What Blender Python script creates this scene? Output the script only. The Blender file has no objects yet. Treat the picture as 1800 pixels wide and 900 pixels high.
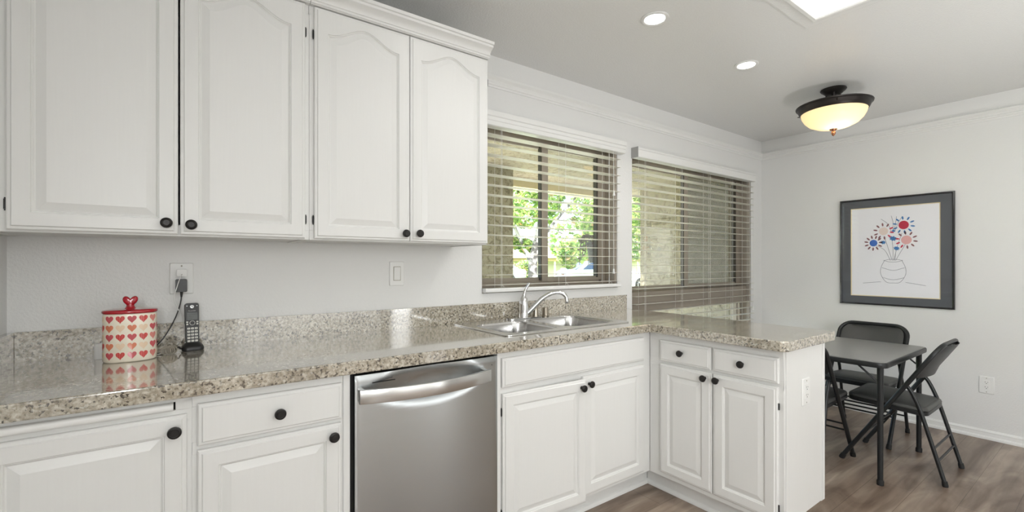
import bpy, bmesh, math, random
from mathutils import Vector, Matrix, noise
random.seed(7)
SC = bpy.context.scene
COL = SC.collection
PI = math.pi
# ------------------------------------------------------------------ camera
cd = bpy.data.cameras.new('camera'); cam = bpy.data.objects.new('camera', cd); COL.objects.link(cam)
cd.sensor_width = 36; cd.lens = 16.0; cd.shift_y = 12.5 / 1800; cd.clip_start = 0.02; cd.clip_end = 300
cam.location = (0, 0, 1.237); cam.rotation_euler = (PI / 2, 0, -math.asin(0.5878))
SC.camera = cam
# ------------------------------------------------------------------ colour and light
SC.view_settings.view_transform = 'Standard'; SC.view_settings.look = 'None'
SC.view_settings.gamma = 1; SC.view_settings.use_curve_mapping = False
SC.view_settings.exposure = 0.05
W = bpy.data.worlds.new('world'); SC.world = W; W.use_nodes = True
wn = W.node_tree.nodes; wl = W.node_tree.links
bg = wn['Background']; sky = wn.new('ShaderNodeTexSky')
sky.sky_type = 'NISHITA'; sky.sun_disc = False; sky.sun_elevation = math.radians(50); sky.sun_rotation = math.radians(200)
sky.air_density = 1.0; sky.dust_density = 2.5; sky.ozone_density = 0.6
wl.new(sky.outputs[0], bg.inputs[0]); bg.inputs[1].default_value = 1.3

def add_light(kind, name, loc, energy, color=(1, 1, 1), aim=None, **kw):
    l = bpy.data.lights.new(name, kind); l.energy = energy; l.color = color
    for k, v in kw.items(): setattr(l, k, v)
    o = bpy.data.objects.new(name, l); COL.objects.link(o); o.location = loc
    if aim is not None:
        o.rotation_euler = (Vector(aim) - Vector(loc)).to_track_quat('-Z', 'Y').to_euler()
    return o
add_light('SUN', 'sun', (0, 20, 20), 29, (1, .96, .88), aim=(2.2, 10, 0), angle=math.radians(1))
# added fill lights inside the closed south and west walls, no openings there
add_light('AREA', 'south_fill_light', (1.6, -2.9, 1.25), 13, (.975, .99, 1), aim=(1.6, 5, 1.35), shape='RECTANGLE', size=2.0, size_y=2.1)
add_light('AREA', 'south_streak_light', (2.95, -2.9, 1.1), 8, (.975, .99, 1), aim=(1.9, 5, 1.35), shape='RECTANGLE', size=.30, size_y=2.1)  # narrow light added to put a streak on the dishwasher door
add_light('AREA', 'west_fill_light', (-.42, -1.7, 1.5), 94, (.975, .99, 1), aim=(5, -.6, 1.3), shape='RECTANGLE', size=1.6, size_y=1.1)

# added fill lights aimed up to brighten the ceiling, no real lamp there
add_light('AREA', 'ceiling_uplight_fill', (.3, -.9, .6), 17, (.975, .99, 1), aim=(.35, -.85, 2.4), shape='DISK', size=.6, spread=math.radians(110))
add_light('AREA', 'dining_uplight_fill', (2.9, -.2, .3), 9, (.975, .99, 1), aim=(2.9, .0, 2.4), shape='DISK', size=.6, spread=math.radians(130))

# ------------------------------------------------------------------ materials
MATS = {}
def srgb(r, g, b):
    f = lambda c: (c / 255 / 12.92) if c / 255 <= .04045 else ((c / 255 + .055) / 1.055) ** 2.4
    return (f(r), f(g), f(b), 1)
def mat(name, color=(.8, .8, .8, 1), rough=.5, metal=0, spec=.5, coat=0, emis=None, es=1, bump=None):
    m = bpy.data.materials.new(name); m.use_nodes = True; MATS[name] = m
    p = m.node_tree.nodes['Principled BSDF']
    p.inputs['Base Color'].default_value = color; p.inputs['Roughness'].default_value = rough
    p.inputs['Metallic'].default_value = metal; p.inputs['Specular IOR Level'].default_value = spec
    p.inputs['Coat Weight'].default_value = coat; p.inputs['Coat Roughness'].default_value = .06
    if emis: p.inputs['Emission Color'].default_value = emis; p.inputs['Emission Strength'].default_value = es
    if bump:
        sc, st, dist = bump[:3]
        nz = node(m, 'ShaderNodeTexNoise'); nz.inputs['Scale'].default_value = sc; nz.inputs['Detail'].default_value = bump[3] if len(bump) > 3 else 3
        coords(m, nz)
        b = node(m, 'ShaderNodeBump'); b.inputs['Strength'].default_value = st; b.inputs['Distance'].default_value = dist
        link(m, nz.outputs['Fac'], b.inputs['Height']); link(m, b.outputs[0], p.inputs['Normal'])
    return m
def node(m, t): return m.node_tree.nodes.new(t)
def link(m, a, b): m.node_tree.links.new(a, b)
def prin(m): return m.node_tree.nodes['Principled BSDF']
def coords(m, tex, scale=(1, 1, 1), rot=(0, 0, 0)):
    tc = node(m, 'ShaderNodeTexCoord'); mp = node(m, 'ShaderNodeMapping')
    mp.inputs['Scale'].default_value = scale; mp.inputs['Rotation'].default_value = rot
    link(m, tc.outputs['Object'], mp.inputs[0]); link(m, mp.outputs[0], tex.inputs['Vector']); return mp
def ramp(m, src, stops):
    r = node(m, 'ShaderNodeValToRGB'); e = r.color_ramp.elements
    while len(e) > 1: e.remove(e[-1])
    e[0].position, e[0].color = stops[0]
    for p, c in stops[1:]:
        x = e.new(p); x.color = c
    link(m, src, r.inputs[0]); return r
def mixc(m, fac, a, b, mode='MIX'):
    x = node(m, 'ShaderNodeMix'); x.data_type = 'RGBA'; x.blend_type = mode
    for s, v in ((x.inputs[0], fac), (x.inputs[6], a), (x.inputs[7], b)):
        if isinstance(v, (int, float)): s.default_value = v
        elif isinstance(v, tuple): s.default_value = v
        else: link(m, v, s)
    return x.outputs[2]
def thin_glass(name, tint=(.97, .99, .98, 1), f=.9):
    m = bpy.data.materials.new(name); m.use_nodes = True; MATS[name] = m
    nt = m.node_tree; nt.nodes.remove(prin(m)); out = nt.nodes['Material Output']
    t = node(m, 'ShaderNodeBsdfTransparent'); t.inputs[0].default_value = tint
    g = node(m, 'ShaderNodeBsdfGlossy'); g.inputs['Roughness'].default_value = .02
    fr = node(m, 'ShaderNodeFresnel'); fr.inputs[0].default_value = 1.45
    ml = node(m, 'ShaderNodeMath'); ml.operation = 'MULTIPLY'; ml.inputs[1].default_value = f
    link(m, fr.outputs[0], ml.inputs[0])
    mx = node(m, 'ShaderNodeMixShader'); link(m, ml.outputs[0], mx.inputs[0]); link(m, t.outputs[0], mx.inputs[1]); link(m, g.outputs[0], mx.inputs[2])
    link(m, mx.outputs[0], out.inputs[0]); return m
WHITE = (.80, .797, .775, 1)
mat('wall_paint', (.80, .80, .785, 1), .36, bump=(130, .5, .0022, 2))
mat('ceiling_paint', (.80, .80, .785, 1), .27, bump=(110, .55, .0028, 2))
mat('trim_paint', (.83, .83, .81, 1), .35)
mat('cabinet_paint', (.80, .795, .77, 1), .34, bump=(260, .06, .0004))
# faint brush streaks along the stiles
m = MATS['cabinet_paint']; nz = node(m, 'ShaderNodeTexNoise'); nz.inputs['Scale'].default_value = 3; nz.inputs['Detail'].default_value = 5
coords(m, nz, (60, 60, 2)); r = ramp(m, nz.outputs['Fac'], [(.3, (.782, .782, .762, 1)), (.7, (.792, .792, .772, 1))]); link(m, r.outputs[0], prin(m).inputs['Base Color'])
mat('inside_shade', (.30, .26, .20, 1), .7)  # dark tone standing for the shade behind the cabinet fronts
mat('plate_plastic', (.84, .84, .82, 1), .3)
mat('slot_dark', (.03, .03, .03, 1), .5)
mat('knob_metal', (.028, .026, .025, 1), .38, .6)
mat('black_plastic', (.018, .018, .019, 1), .32)
mat('black_rubber', (.012, .012, .012, 1), .7)
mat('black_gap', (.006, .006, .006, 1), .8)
mat('chrome', (.72, .72, .72, 1), .09, 1)
mat('nickel', (.38, .34, .28, 1), .25, 1)
mat('bracket_grey', srgb(168, 168, 166), .4)
mat('white_plastic', (.84, .84, .82, 1), .35)
mat('cord_white', (.8, .8, .78, 1), .5)
mat('cord_grey', (.36, .33, .27, 1), .5)
mat('bronze_metal', (.035, .03, .028, 1), .4, .7)
mat('copper_finial', (.55, .25, .14, 1), .25, 1)
mat('window_frame', srgb(166, 156, 143), .45, .2)
mat('frame_dark', srgb(62, 56, 48), .6)
mat('table_vinyl', (.25, .25, .238, 1), .28, bump=(500, .2, .0005))
mat('chair_metal', (.022, .024, .025, 1), .38, .3)
mat('chair_vinyl', (.062, .063, .060, 1), .42, bump=(420, .5, .0012))
mat('glass_white', (.85, .85, .83, 1), .2)
# stainless steel
def steel(name, base, rough, scale, aniso=0):
    m = mat(name, base, rough, 1)
    nz = node(m, 'ShaderNodeTexNoise'); nz.inputs['Scale'].default_value = 1; nz.inputs['Detail'].default_value = 4
    coords(m, nz, scale); p = prin(m)
    r = ramp(m, nz.outputs['Fac'], [(.3, (rough - .015,) * 3 + (1,)), (.7, (rough + .02,) * 3 + (1,))]); link(m, r.outputs[0], p.inputs['Roughness'])
    b = node(m, 'ShaderNodeBump'); b.inputs['Strength'].default_value = .02; b.inputs['Distance'].default_value = .0002
    link(m, nz.outputs['Fac'], b.inputs['Height']); link(m, b.outputs[0], p.inputs['Normal'])
    if aniso:
        p.inputs['Anisotropic'].default_value = aniso
        tg = node(m, 'ShaderNodeTangent'); tg.direction_type = 'RADIAL'; tg.axis = 'Z'; link(m, tg.outputs[0], p.inputs['Tangent'])
        p.inputs['Anisotropic Rotation'].default_value = 0.25
    return m
steel('steel_door', (.52, .54, .545, 1), .24, (1.5, 1.5, 900), .8)
steel('steel_handle', (.66, .655, .64, 1), .24, (3, 3, 700), .5)
steel('steel_sink', (.55, .545, .535, 1), .20, (5, 300, 300))
mat('steel_rim', (.68, .68, .67, 1), .2, 1)
# granite pattern laminate
m = mat('granite', (.5, .47, .4, 1), .16, coat=.6)
a = node(m, 'ShaderNodeTexNoise'); a.inputs['Scale'].default_value = 85; a.inputs['Detail'].default_value = 5; a.inputs['Roughness'].default_value = .62; coords(m, a)
b = node(m, 'ShaderNodeTexNoise'); b.inputs['Scale'].default_value = 112; b.inputs['Detail'].default_value = 3; b.inputs['Roughness'].default_value = .55; coords(m, b, rot=(.4, .7, .2))
c = node(m, 'ShaderNodeTexNoise'); c.inputs['Scale'].default_value = 7; c.inputs['Detail'].default_value = 3; coords(m, c)
d = node(m, 'ShaderNodeTexVoronoi'); d.inputs['Scale'].default_value = 150; coords(m, d, rot=(.1, .3, 1))
base = ramp(m, a.outputs['Fac'], [(.30, srgb(118, 110, 94)), (.43, srgb(162, 155, 139)), (.55, srgb(190, 183, 168)), (.70, srgb(218, 213, 202))])
tint = ramp(m, c.outputs['Fac'], [(.35, (.80, .78, .74, 1)), (.65, (1.08, 1.07, 1.05, 1))])
col = mixc(m, 1.0, base.outputs[0], tint.outputs[0], 'MULTIPLY')
dk = ramp(m, b.outputs['Fac'], [(.565, (0, 0, 0, 1)), (.615, (1, 1, 1, 1))])
col = mixc(m, dk.outputs[0], col, srgb(66, 58, 46))
vd = ramp(m, d.outputs['Color'], [(.80, (0, 0, 0, 1)), (.84, (.45, .45, .45, 1))])
col = mixc(m, vd.outputs[0], col, srgb(225, 222, 210))
link(m, col, prin(m).inputs['Base Color']); prin(m).inputs['Coat Weight'].default_value = 1; prin(m).inputs['Coat IOR'].default_value = 2.2
# floor planks running along x
m = mat('floor_planks', (.2, .15, .11, 1), .34)
bk = node(m, 'ShaderNodeTexBrick'); bk.offset = .37; bk.inputs['Scale'].default_value = 1; bk.inputs['Brick Width'].default_value = 1.22; bk.inputs['Row Height'].default_value = .18
bk.inputs['Mortar Size'].default_value = .0012; bk.inputs['Color1'].default_value = (.25, .25, .25, 1); bk.inputs['Color2'].default_value = (.75, .75, .75, 1); bk.inputs['Mortar'].default_value = (0, 0, 0, 1); bk.inputs['Bias'].default_value = 0
coords(m, bk)
g1 = node(m, 'ShaderNodeTexNoise'); g1.inputs['Scale'].default_value = 1; g1.inputs['Detail'].default_value = 7; g1.inputs['Distortion'].default_value = .6; coords(m, g1, (1.8, 26, 1))
g2 = node(m, 'ShaderNodeTexNoise'); g2.inputs['Scale'].default_value = 1; g2.inputs['Detail'].default_value = 4; g2.inputs['Distortion'].default_value = 1.2; coords(m, g2, (1.6, 5.5, 1))
gc = ramp(m, g2.outputs['Fac'], [(.32, srgb(110, 92, 79)), (.5, srgb(146, 128, 113)), (.68, srgb(178, 162, 146))])
gg = ramp(m, g1.outputs['Fac'], [(.3, (.72, .71, .70, 1)), (.6, (1.06, 1.06, 1.06, 1))])
cc = mixc(m, 1.0, gc.outputs[0], gg.outputs[0], 'MULTIPLY')
pl = ramp(m, bk.outputs['Color'], [(0, (.5, .48, .46, 1)), (.24, (.84, .84, .84, 1)), (.76, (1.1, 1.1, 1.1, 1))])
cc = mixc(m, 1.0, cc, pl.outputs[0], 'MULTIPLY'); link(m, cc, prin(m).inputs['Base Color'])
b = node(m, 'ShaderNodeBump'); b.inputs['Strength'].default_value = .25; b.inputs['Distance'].default_value = .001
link(m, g1.outputs['Fac'], b.inputs['Height']); link(m, b.outputs[0], prin(m).inputs['Normal'])
# stucco
def stucco(name, c1, c2):
    m = mat(name, c1, .9)
    a = node(m, 'ShaderNodeTexNoise'); a.inputs['Scale'].default_value = 17; a.inputs['Detail'].default_value = 7; a.inputs['Roughness'].default_value = .6; a.inputs['Distortion'].default_value = .9; coords(m, a)
    r = ramp(m, a.outputs['Fac'], [(.40, c2), (.5, c1)]); link(m, r.outputs[0], prin(m).inputs['Base Color'])
    b = node(m, 'ShaderNodeBump'); b.inputs['Strength'].default_value = 1; b.inputs['Distance'].default_value = .03
    link(m, a.outputs['Fac'], b.inputs['Height']); link(m, b.outputs[0], prin(m).inputs['Normal']); return m
stucco('stucco', srgb(172, 162, 140), srgb(136, 126, 104))
mat('fascia_paint', srgb(225, 212, 175), .7)
mat('carport_fascia', srgb(232, 214, 200), .8)
mat('carport_wall', srgb(238, 234, 224), .9)
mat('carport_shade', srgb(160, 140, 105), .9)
mat('concrete', srgb(172, 168, 158), .9, bump=(20, .4, .01))
mat('lawn', srgb(120, 150, 70), .95, bump=(40, 1, .05))
mat('bark', srgb(185, 180, 172), .85, bump=(14, 1, .03))
m = MATS['bark']; nz = node(m, 'ShaderNodeTexNoise'); nz.inputs['Scale'].default_value = 7; nz.inputs['Detail'].default_value = 5; coords(m, nz)
r = ramp(m, nz.outputs['Fac'], [(.44, srgb(72, 70, 68)), (.56, srgb(176, 174, 170))]); link(m, r.outputs[0], prin(m).inputs['Base Color'])
def translucent(name, col, tcol, f=.4, rough=.5):
    m = mat(name, col, rough); p = prin(m); out = m.node_tree.nodes['Material Output']
    t = node(m, 'ShaderNodeBsdfTranslucent'); t.inputs[0].default_value = tcol
    mx = node(m, 'ShaderNodeMixShader'); mx.inputs[0].default_value = f
    link(m, p.outputs[0], mx.inputs[1]); link(m, t.outputs[0], mx.inputs[2]); link(m, mx.outputs[0], out.inputs[0]); return m
translucent('leaf_green', srgb(104, 138, 66), srgb(160, 190, 92), .4)
translucent('leaf_light', srgb(176, 192, 112), srgb(205, 215, 140), .4)
translucent('leaf_dark', srgb(70, 112, 52), srgb(110, 150, 60), .3)
translucent('leaf_rust', srgb(190, 150, 110), srgb(220, 180, 140), .3)
translucent('slat_white', (.84, .825, .76, 1), (.9, .88, .78, 1), .18, .4)
translucent('bowl_glass', (.72, .60, .42, 1), (.98, .80, .55, 1), .6, .25)
prin(MATS['bowl_glass']).inputs['Emission Color'].default_value = (1, .82, .52, 1)
prin(MATS['bowl_glass']).inputs['Emission Strength'].default_value = .50
mat('pot_dark', srgb(50, 48, 48), .6)
mat('vine_dark', srgb(78, 42, 42), .6)
mat('car_white', (.85, .86, .88, 1), .2, coat=1)
mat('car_glass', srgb(62, 88, 130), .08)
mat('tire', (.02, .02, .02, 1), .8)
mat('alloy', (.6, .62, .66, 1), .3, .8)
mat('tail_red', (.30, .12, .12, 1), .3)
thin_glass('window_glass', f=.35); thin_glass('picture_glass', (1, 1, 1, 1), f=.5)
m = bpy.data.materials.new('insect_mesh'); m.use_nodes = True; MATS['insect_mesh'] = m
t = node(m, 'ShaderNodeBsdfTransparent'); mx = node(m, 'ShaderNodeMixShader'); mx.inputs[0].default_value = .42
prin(m).inputs['Base Color'].default_value = srgb(96, 88, 84); prin(m).inputs['Roughness'].default_value = .8
link(m, t.outputs[0], mx.inputs[1]); link(m, prin(m).outputs[0], mx.inputs[2]); link(m, mx.outputs[0], m.node_tree.nodes['Material Output'].inputs[0])
mat('lens_glow', (1, 1, 1, 1), .5, emis=(1, .99, .97, 1), es=9)
mat('panel_glow', (.9, .9, .9, 1), .4, emis=(1, .995, .98, 1), es=1.25)
# jar
mat('jar_cream', srgb(250, 241, 222), .12, coat=.5)
mat('jar_red', srgb(176, 14, 34), .1, coat=.6)
mat('heart_rose', srgb(205, 92, 98), .15); mat('heart_pink', srgb(222, 140, 130), .15)
mat('heart_orange', srgb(224, 136, 104), .15); mat('heart_pale', srgb(240, 214, 184), .15); mat('heart_red', srgb(196, 40, 44), .15)
m = MATS['heart_red']; ck = node(m, 'ShaderNodeTexChecker'); ck.inputs['Scale'].default_value = 1; ck.inputs['Color1'].default_value = srgb(186, 20, 28); ck.inputs['Color2'].default_value = srgb(232, 120, 112)
coords(m, ck, (330, 1, 330), (0, .785, 0)); link(m, ck.outputs[0], prin(m).inputs['Base Color'])
# picture
mat('frame_black', (.012, .012, .014, 1), .18, coat=.5)
mat('mat_grey', srgb(98, 101, 106), .6); mat('bevel_cream', srgb(235, 220, 180), .6); mat('print_paper', srgb(252, 252, 255), .7)
mat('ink_grey', srgb(110, 108, 122), .8); mat('ink_blue', srgb(72, 130, 190), .8); mat('ink_red', srgb(205, 50, 80), .8)
mat('ink_pink', srgb(240, 188, 186), .8); mat('ink_brown', srgb(140, 92, 96), .8); mat('ink_beige', srgb(243, 226, 216), .8); mat('ink_royal', srgb(70, 120, 205), .8)
mat('screen_lcd', srgb(92, 96, 94), .25); mat('key_white', srgb(215, 214, 206), .4); mat('text_white', srgb(210, 210, 205), .5)

# ------------------------------------------------------------------ mesh builder
class MB:
    def __init__(s): s.bm = bmesh.new(); s.mi = 0
    def face(s, vs, mi=None):
        try: f = s.bm.faces.new(vs)
        except ValueError: return None
        f.material_index = s.mi if mi is None else mi
        return f
    def box(s, x0, x1, y0, y1, z0, z1):
        v = [s.bm.verts.new(p) for p in ((x0, y0, z0), (x1, y0, z0), (x1, y1, z0), (x0, y1, z0), (x0, y0, z1), (x1, y0, z1), (x1, y1, z1), (x0, y1, z1))]
        for q in ((0, 3, 2, 1), (4, 5, 6, 7), (0, 1, 5, 4), (1, 2, 6, 5), (2, 3, 7, 6), (3, 0, 4, 7)): s.face([v[i] for i in q])
        return s
    def tube(s, pts, r, seg=10, cap=True, closed=False):
        pts = [Vector(p) for p in pts]; n = len(pts); rings = []
        rr = r if isinstance(r, (list, tuple)) else [r] * n
        up = None
        for i, p in enumerate(pts):
            if closed: t = (pts[(i + 1) % n] - pts[i - 1])
            else: t = (pts[min(i + 1, n - 1)] - pts[max(i - 1, 0)])
            t.normalize()
            if up is None:
                up = Vector((0, 0, 1)) if abs(t.z) < .9 else Vector((1, 0, 0))
            a = t.cross(up)
            if a.length < 1e-6: a = t.orthogonal()
            a.normalize(); bb = a.cross(t).normalized(); up = bb
            rings.append([s.bm.verts.new(p + (a * math.cos(2 * PI * k / seg) + bb * math.sin(2 * PI * k / seg)) * rr[i]) for k in range(seg)])
        for i in range(n if closed else n - 1):
            A, B = rings[i], rings[(i + 1) % n]
            for k in range(seg): s.face([A[k], A[(k + 1) % seg], B[(k + 1) % seg], B[k]])
        if cap and not closed: s.face(rings[0][::-1]); s.face(rings[-1])
        return s
    def rings(s, rs, cap0=True, cap1=True):
        R = [[s.bm.verts.new(p) for p in r] for r in rs]
        for A, B in zip(R, R[1:]):
            n = len(A)
            for k in range(n): s.face([A[k], A[(k + 1) % n], B[(k + 1) % n], B[k]])
        if cap0: s.face(R[0][::-1])
        if cap1: s.face(R[-1])
        return s
    def lathe(s, prof, c, axis='z', seg=32, cap=True):
        rs = []
        for r, h in prof:
            ring = []
            for k in range(seg):
                a = 2 * PI * k / seg; x, y = r * math.cos(a), r * math.sin(a)
                p = {'z': (x, y, h), 'y': (x, h, y), 'x': (h, x, y)}[axis]
                ring.append((c[0] + p[0], c[1] + p[1], c[2] + p[2]))
            rs.append(ring)
        return s.rings(rs, cap, cap)
    def flat(s, loops, z0, z1, place=lambda u, v, w: (u, v, w)):
        """solid from 2D outlines (first outer, then holes), between w=z0 and w=z1"""
        bm2 = bmesh.new()
        for lp in loops:
            vs = [bm2.verts.new((u, v, 0)) for u, v in lp]
            for i in range(len(vs)): bm2.edges.new((vs[i], vs[(i + 1) % len(vs)]))
        bmesh.ops.triangle_fill(bm2, use_beauty=True, use_dissolve=False, edges=bm2.edges[:], normal=(0, 0, 1))
        bm2.verts.index_update()
        V0 = [s.bm.verts.new(place(v.co.x, v.co.y, z0)) for v in bm2.verts]; V1 = [s.bm.verts.new(place(v.co.x, v.co.y, z1)) for v in bm2.verts]
        for f in bm2.faces:
            ids = [v.index for v in f.verts]
            s.face([V1[i] for i in ids]); s.face([V0[i] for i in ids[::-1]])
        k = 0
        for lp in loops:
            n = len(lp)
            for i in range(n): s.face([V0[k + i], V0[k + (i + 1) % n], V1[k + (i + 1) % n], V1[k + i]])
            k += n
        bm2.free(); return s
    def xf(s, M):
        bmesh.ops.transform(s.bm, matrix=M, verts=s.bm.verts); return s
ORG = {}
def build(name, mb, mats, parent=None, smooth=30, bevel=0, seg=2, sub=0):
    bm = mb.bm
    org = ORG.get(parent.name, Vector((0, 0, 0))) if parent else Vector((0, 0, 0))
    bmesh.ops.remove_doubles(bm, verts=bm.verts, dist=1e-6)
    bmesh.ops.recalc_face_normals(bm, faces=bm.faces)
    if org.length: bmesh.ops.translate(bm, vec=-org, verts=bm.verts)
    me = bpy.data.meshes.new(name); bm.to_mesh(me); bm.free()
    for mm in (mats if isinstance(mats, (list, tuple)) else [mats]): me.materials.append(MATS[mm])
    if smooth:
        me.polygons.foreach_set('use_smooth', [True] * len(me.polygons)); me.set_sharp_from_angle(angle=math.radians(smooth))
    o = bpy.data.objects.new(name, me); COL.objects.link(o)
    if parent: o.parent = parent
    ORG[o.name] = org
    if bevel:
        b = o.modifiers.new('edge', 'BEVEL'); b.width = bevel; b.segments = seg; b.limit_method = 'ANGLE'; b.angle_limit = math.radians(40)
        b.harden_normals = False
    if sub:
        b = o.modifiers.new('sub', 'SUBSURF'); b.levels = sub; b.render_levels = sub
    return o
def thing(name, label, cat, loc=(0, 0, 0), group=None, rotz=0):
    o = bpy.data.objects.new(name, None); COL.objects.link(o); o.location = loc; o.rotation_euler = (0, 0, rotz)
    o.empty_display_size = .1
    o['label'] = label; o['category'] = cat
    if group: o['group'] = group
    ORG[o.name] = Vector(loc); return o
def tag(o, label, cat, group=None, kind=None):
    o['label'] = label; o['category'] = cat
    if group: o['group'] = group
    if kind: o['kind'] = kind
    return o
def struct(o, label=None):
    o['kind'] = 'structure'
    if label: o['label'] = label
    return o
def copy_tree(o, parent=None):
    c = o.copy(); COL.objects.link(c)
    if parent: c.parent = parent
    for ch in list(o.children): copy_tree(ch, c)
    return c
def rrect(x0, x1, y0, y1, r, n=6):
    p = []
    for cx, cy, a0 in ((x1 - r, y0 + r, -90), (x1 - r, y1 - r, 0), (x0 + r, y1 - r, 90), (x0 + r, y0 + r, 180)):
        for k in range(n + 1):
            a = math.radians(a0 + 90 * k / n); p.append((cx + r * math.cos(a), cy + r * math.sin(a)))
    return p
def arc(cx, cz, r, a0, a1, n=8): return [(cx + r * math.cos(math.radians(a0 + (a1 - a0) * k / n)), cz + r * math.sin(math.radians(a0 + (a1 - a0) * k / n))) for k in range(n + 1)]
def spl(pts, n=8):
    """Catmull-Rom through 3D points"""
    P = [Vector(p) for p in pts]; P = [P[0] * 2 - P[1]] + P + [P[-1] * 2 - P[-2]]; out = []
    for i in range(1, len(P) - 2):
        for k in range(n):
            t = k / n
            out.append(.5 * ((2 * P[i]) + (P[i + 1] - P[i - 1]) * t + (2 * P[i - 1] - 5 * P[i] + 4 * P[i + 1] - P[i + 2]) * t * t + (-P[i - 1] + 3 * P[i] - 3 * P[i + 1] + P[i + 2]) * t ** 3))
    out.append(P[-2]); return out

# ------------------------------------------------------------------ room shell
XW, XE, YN, YS, ZC = -.46, 4.587, 2.166, -3.0, 2.42
T = .16
W1 = (1.365, 2.494, 1.066, 2.06); W2 = (2.653, 4.383, .40, 2.06)
struct(build('floor', MB().box(XW - T, XE + T, YS - T, YN + T, -.1, 0), 'floor_planks', smooth=0), 'brown wood plank floor')
struct(build('ceiling', MB().box(XW - T, XE + T, YS - T, YN + T, ZC, ZC + .1), 'ceiling_paint', smooth=0), 'white textured ceiling')
rc = lambda a: [(a[0], a[2]), (a[1], a[2]), (a[1], a[3]), (a[0], a[3])]
struct(build('wall_north', MB().flat([[(XW - T, 0), (XE + T, 0), (XE + T, ZC), (XW - T, ZC)], rc(W1), rc(W2)], YN, YN + T, lambda u, v, w: (u, w, v)), 'wall_paint', smooth=0), 'white wall with the two windows')
struct(build('wall_east', MB().box(XE, XE + T, YS, YN, 0, ZC), 'wall_paint', smooth=0), 'white dining area wall with the picture')
struct(build('wall_west', MB().box(XW - T, XW, YS, YN, 0, ZC), 'wall_paint', smooth=0))
struct(build('wall_south', MB().box(XW - T, XE + T, YS - T, YS, 0, ZC), 'wall_paint', smooth=0))
# picture rail moulding round the dining walls: profile (out, z)
PR = [(0, 2.238), (.007, 2.238), (.010, 2.247), (.016, 2.251), (.016, 2.262), (.011, 2.268), (.011, 2.276), (.018, 2.281), (.026, 2.290), (.026, 2.300), (.020, 2.304), (0, 2.304)]
def runx(mb, prof, x0, x1, yw, e0=0, e1=0):
    mb.rings([[(x0 + e0 * o, yw - o, z) for o, z in prof], [(x1 - e1 * o, yw - o, z) for o, z in prof]]); return mb
def runy(mb, prof, y0, y1, xw, e1=0):
    mb.rings([[(xw - o, y0, z) for o, z in prof], [(xw - o, y1 - e1 * o, z) for o, z in prof]]); return mb
struct(build('trim_1', runx(MB(), PR, XW, XE, YN, 0, 1), 'trim_paint', smooth=25), 'white moulding rail above the windows')
struct(build('trim_2', runy(MB(), PR, YS, YN, XE, 1), 'trim_paint', smooth=25), 'white moulding rail above the picture')
BP = [(0, 0), (.020, 0), (.020, .012), (.016, .020), (.011, .023), (.010, .046), (.012, .050), (.009, .058), (.004, .063), (0, .064)]
struct(build('baseboard_east', runy(MB(), BP, YS, YN, XE, 1), 'trim_paint', smooth=25), 'white baseboard under the picture wall')
struct(build('baseboard_north', runx(MB(), BP, 2.6, XE, YN, 0, 1), 'trim_paint', smooth=25))

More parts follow.
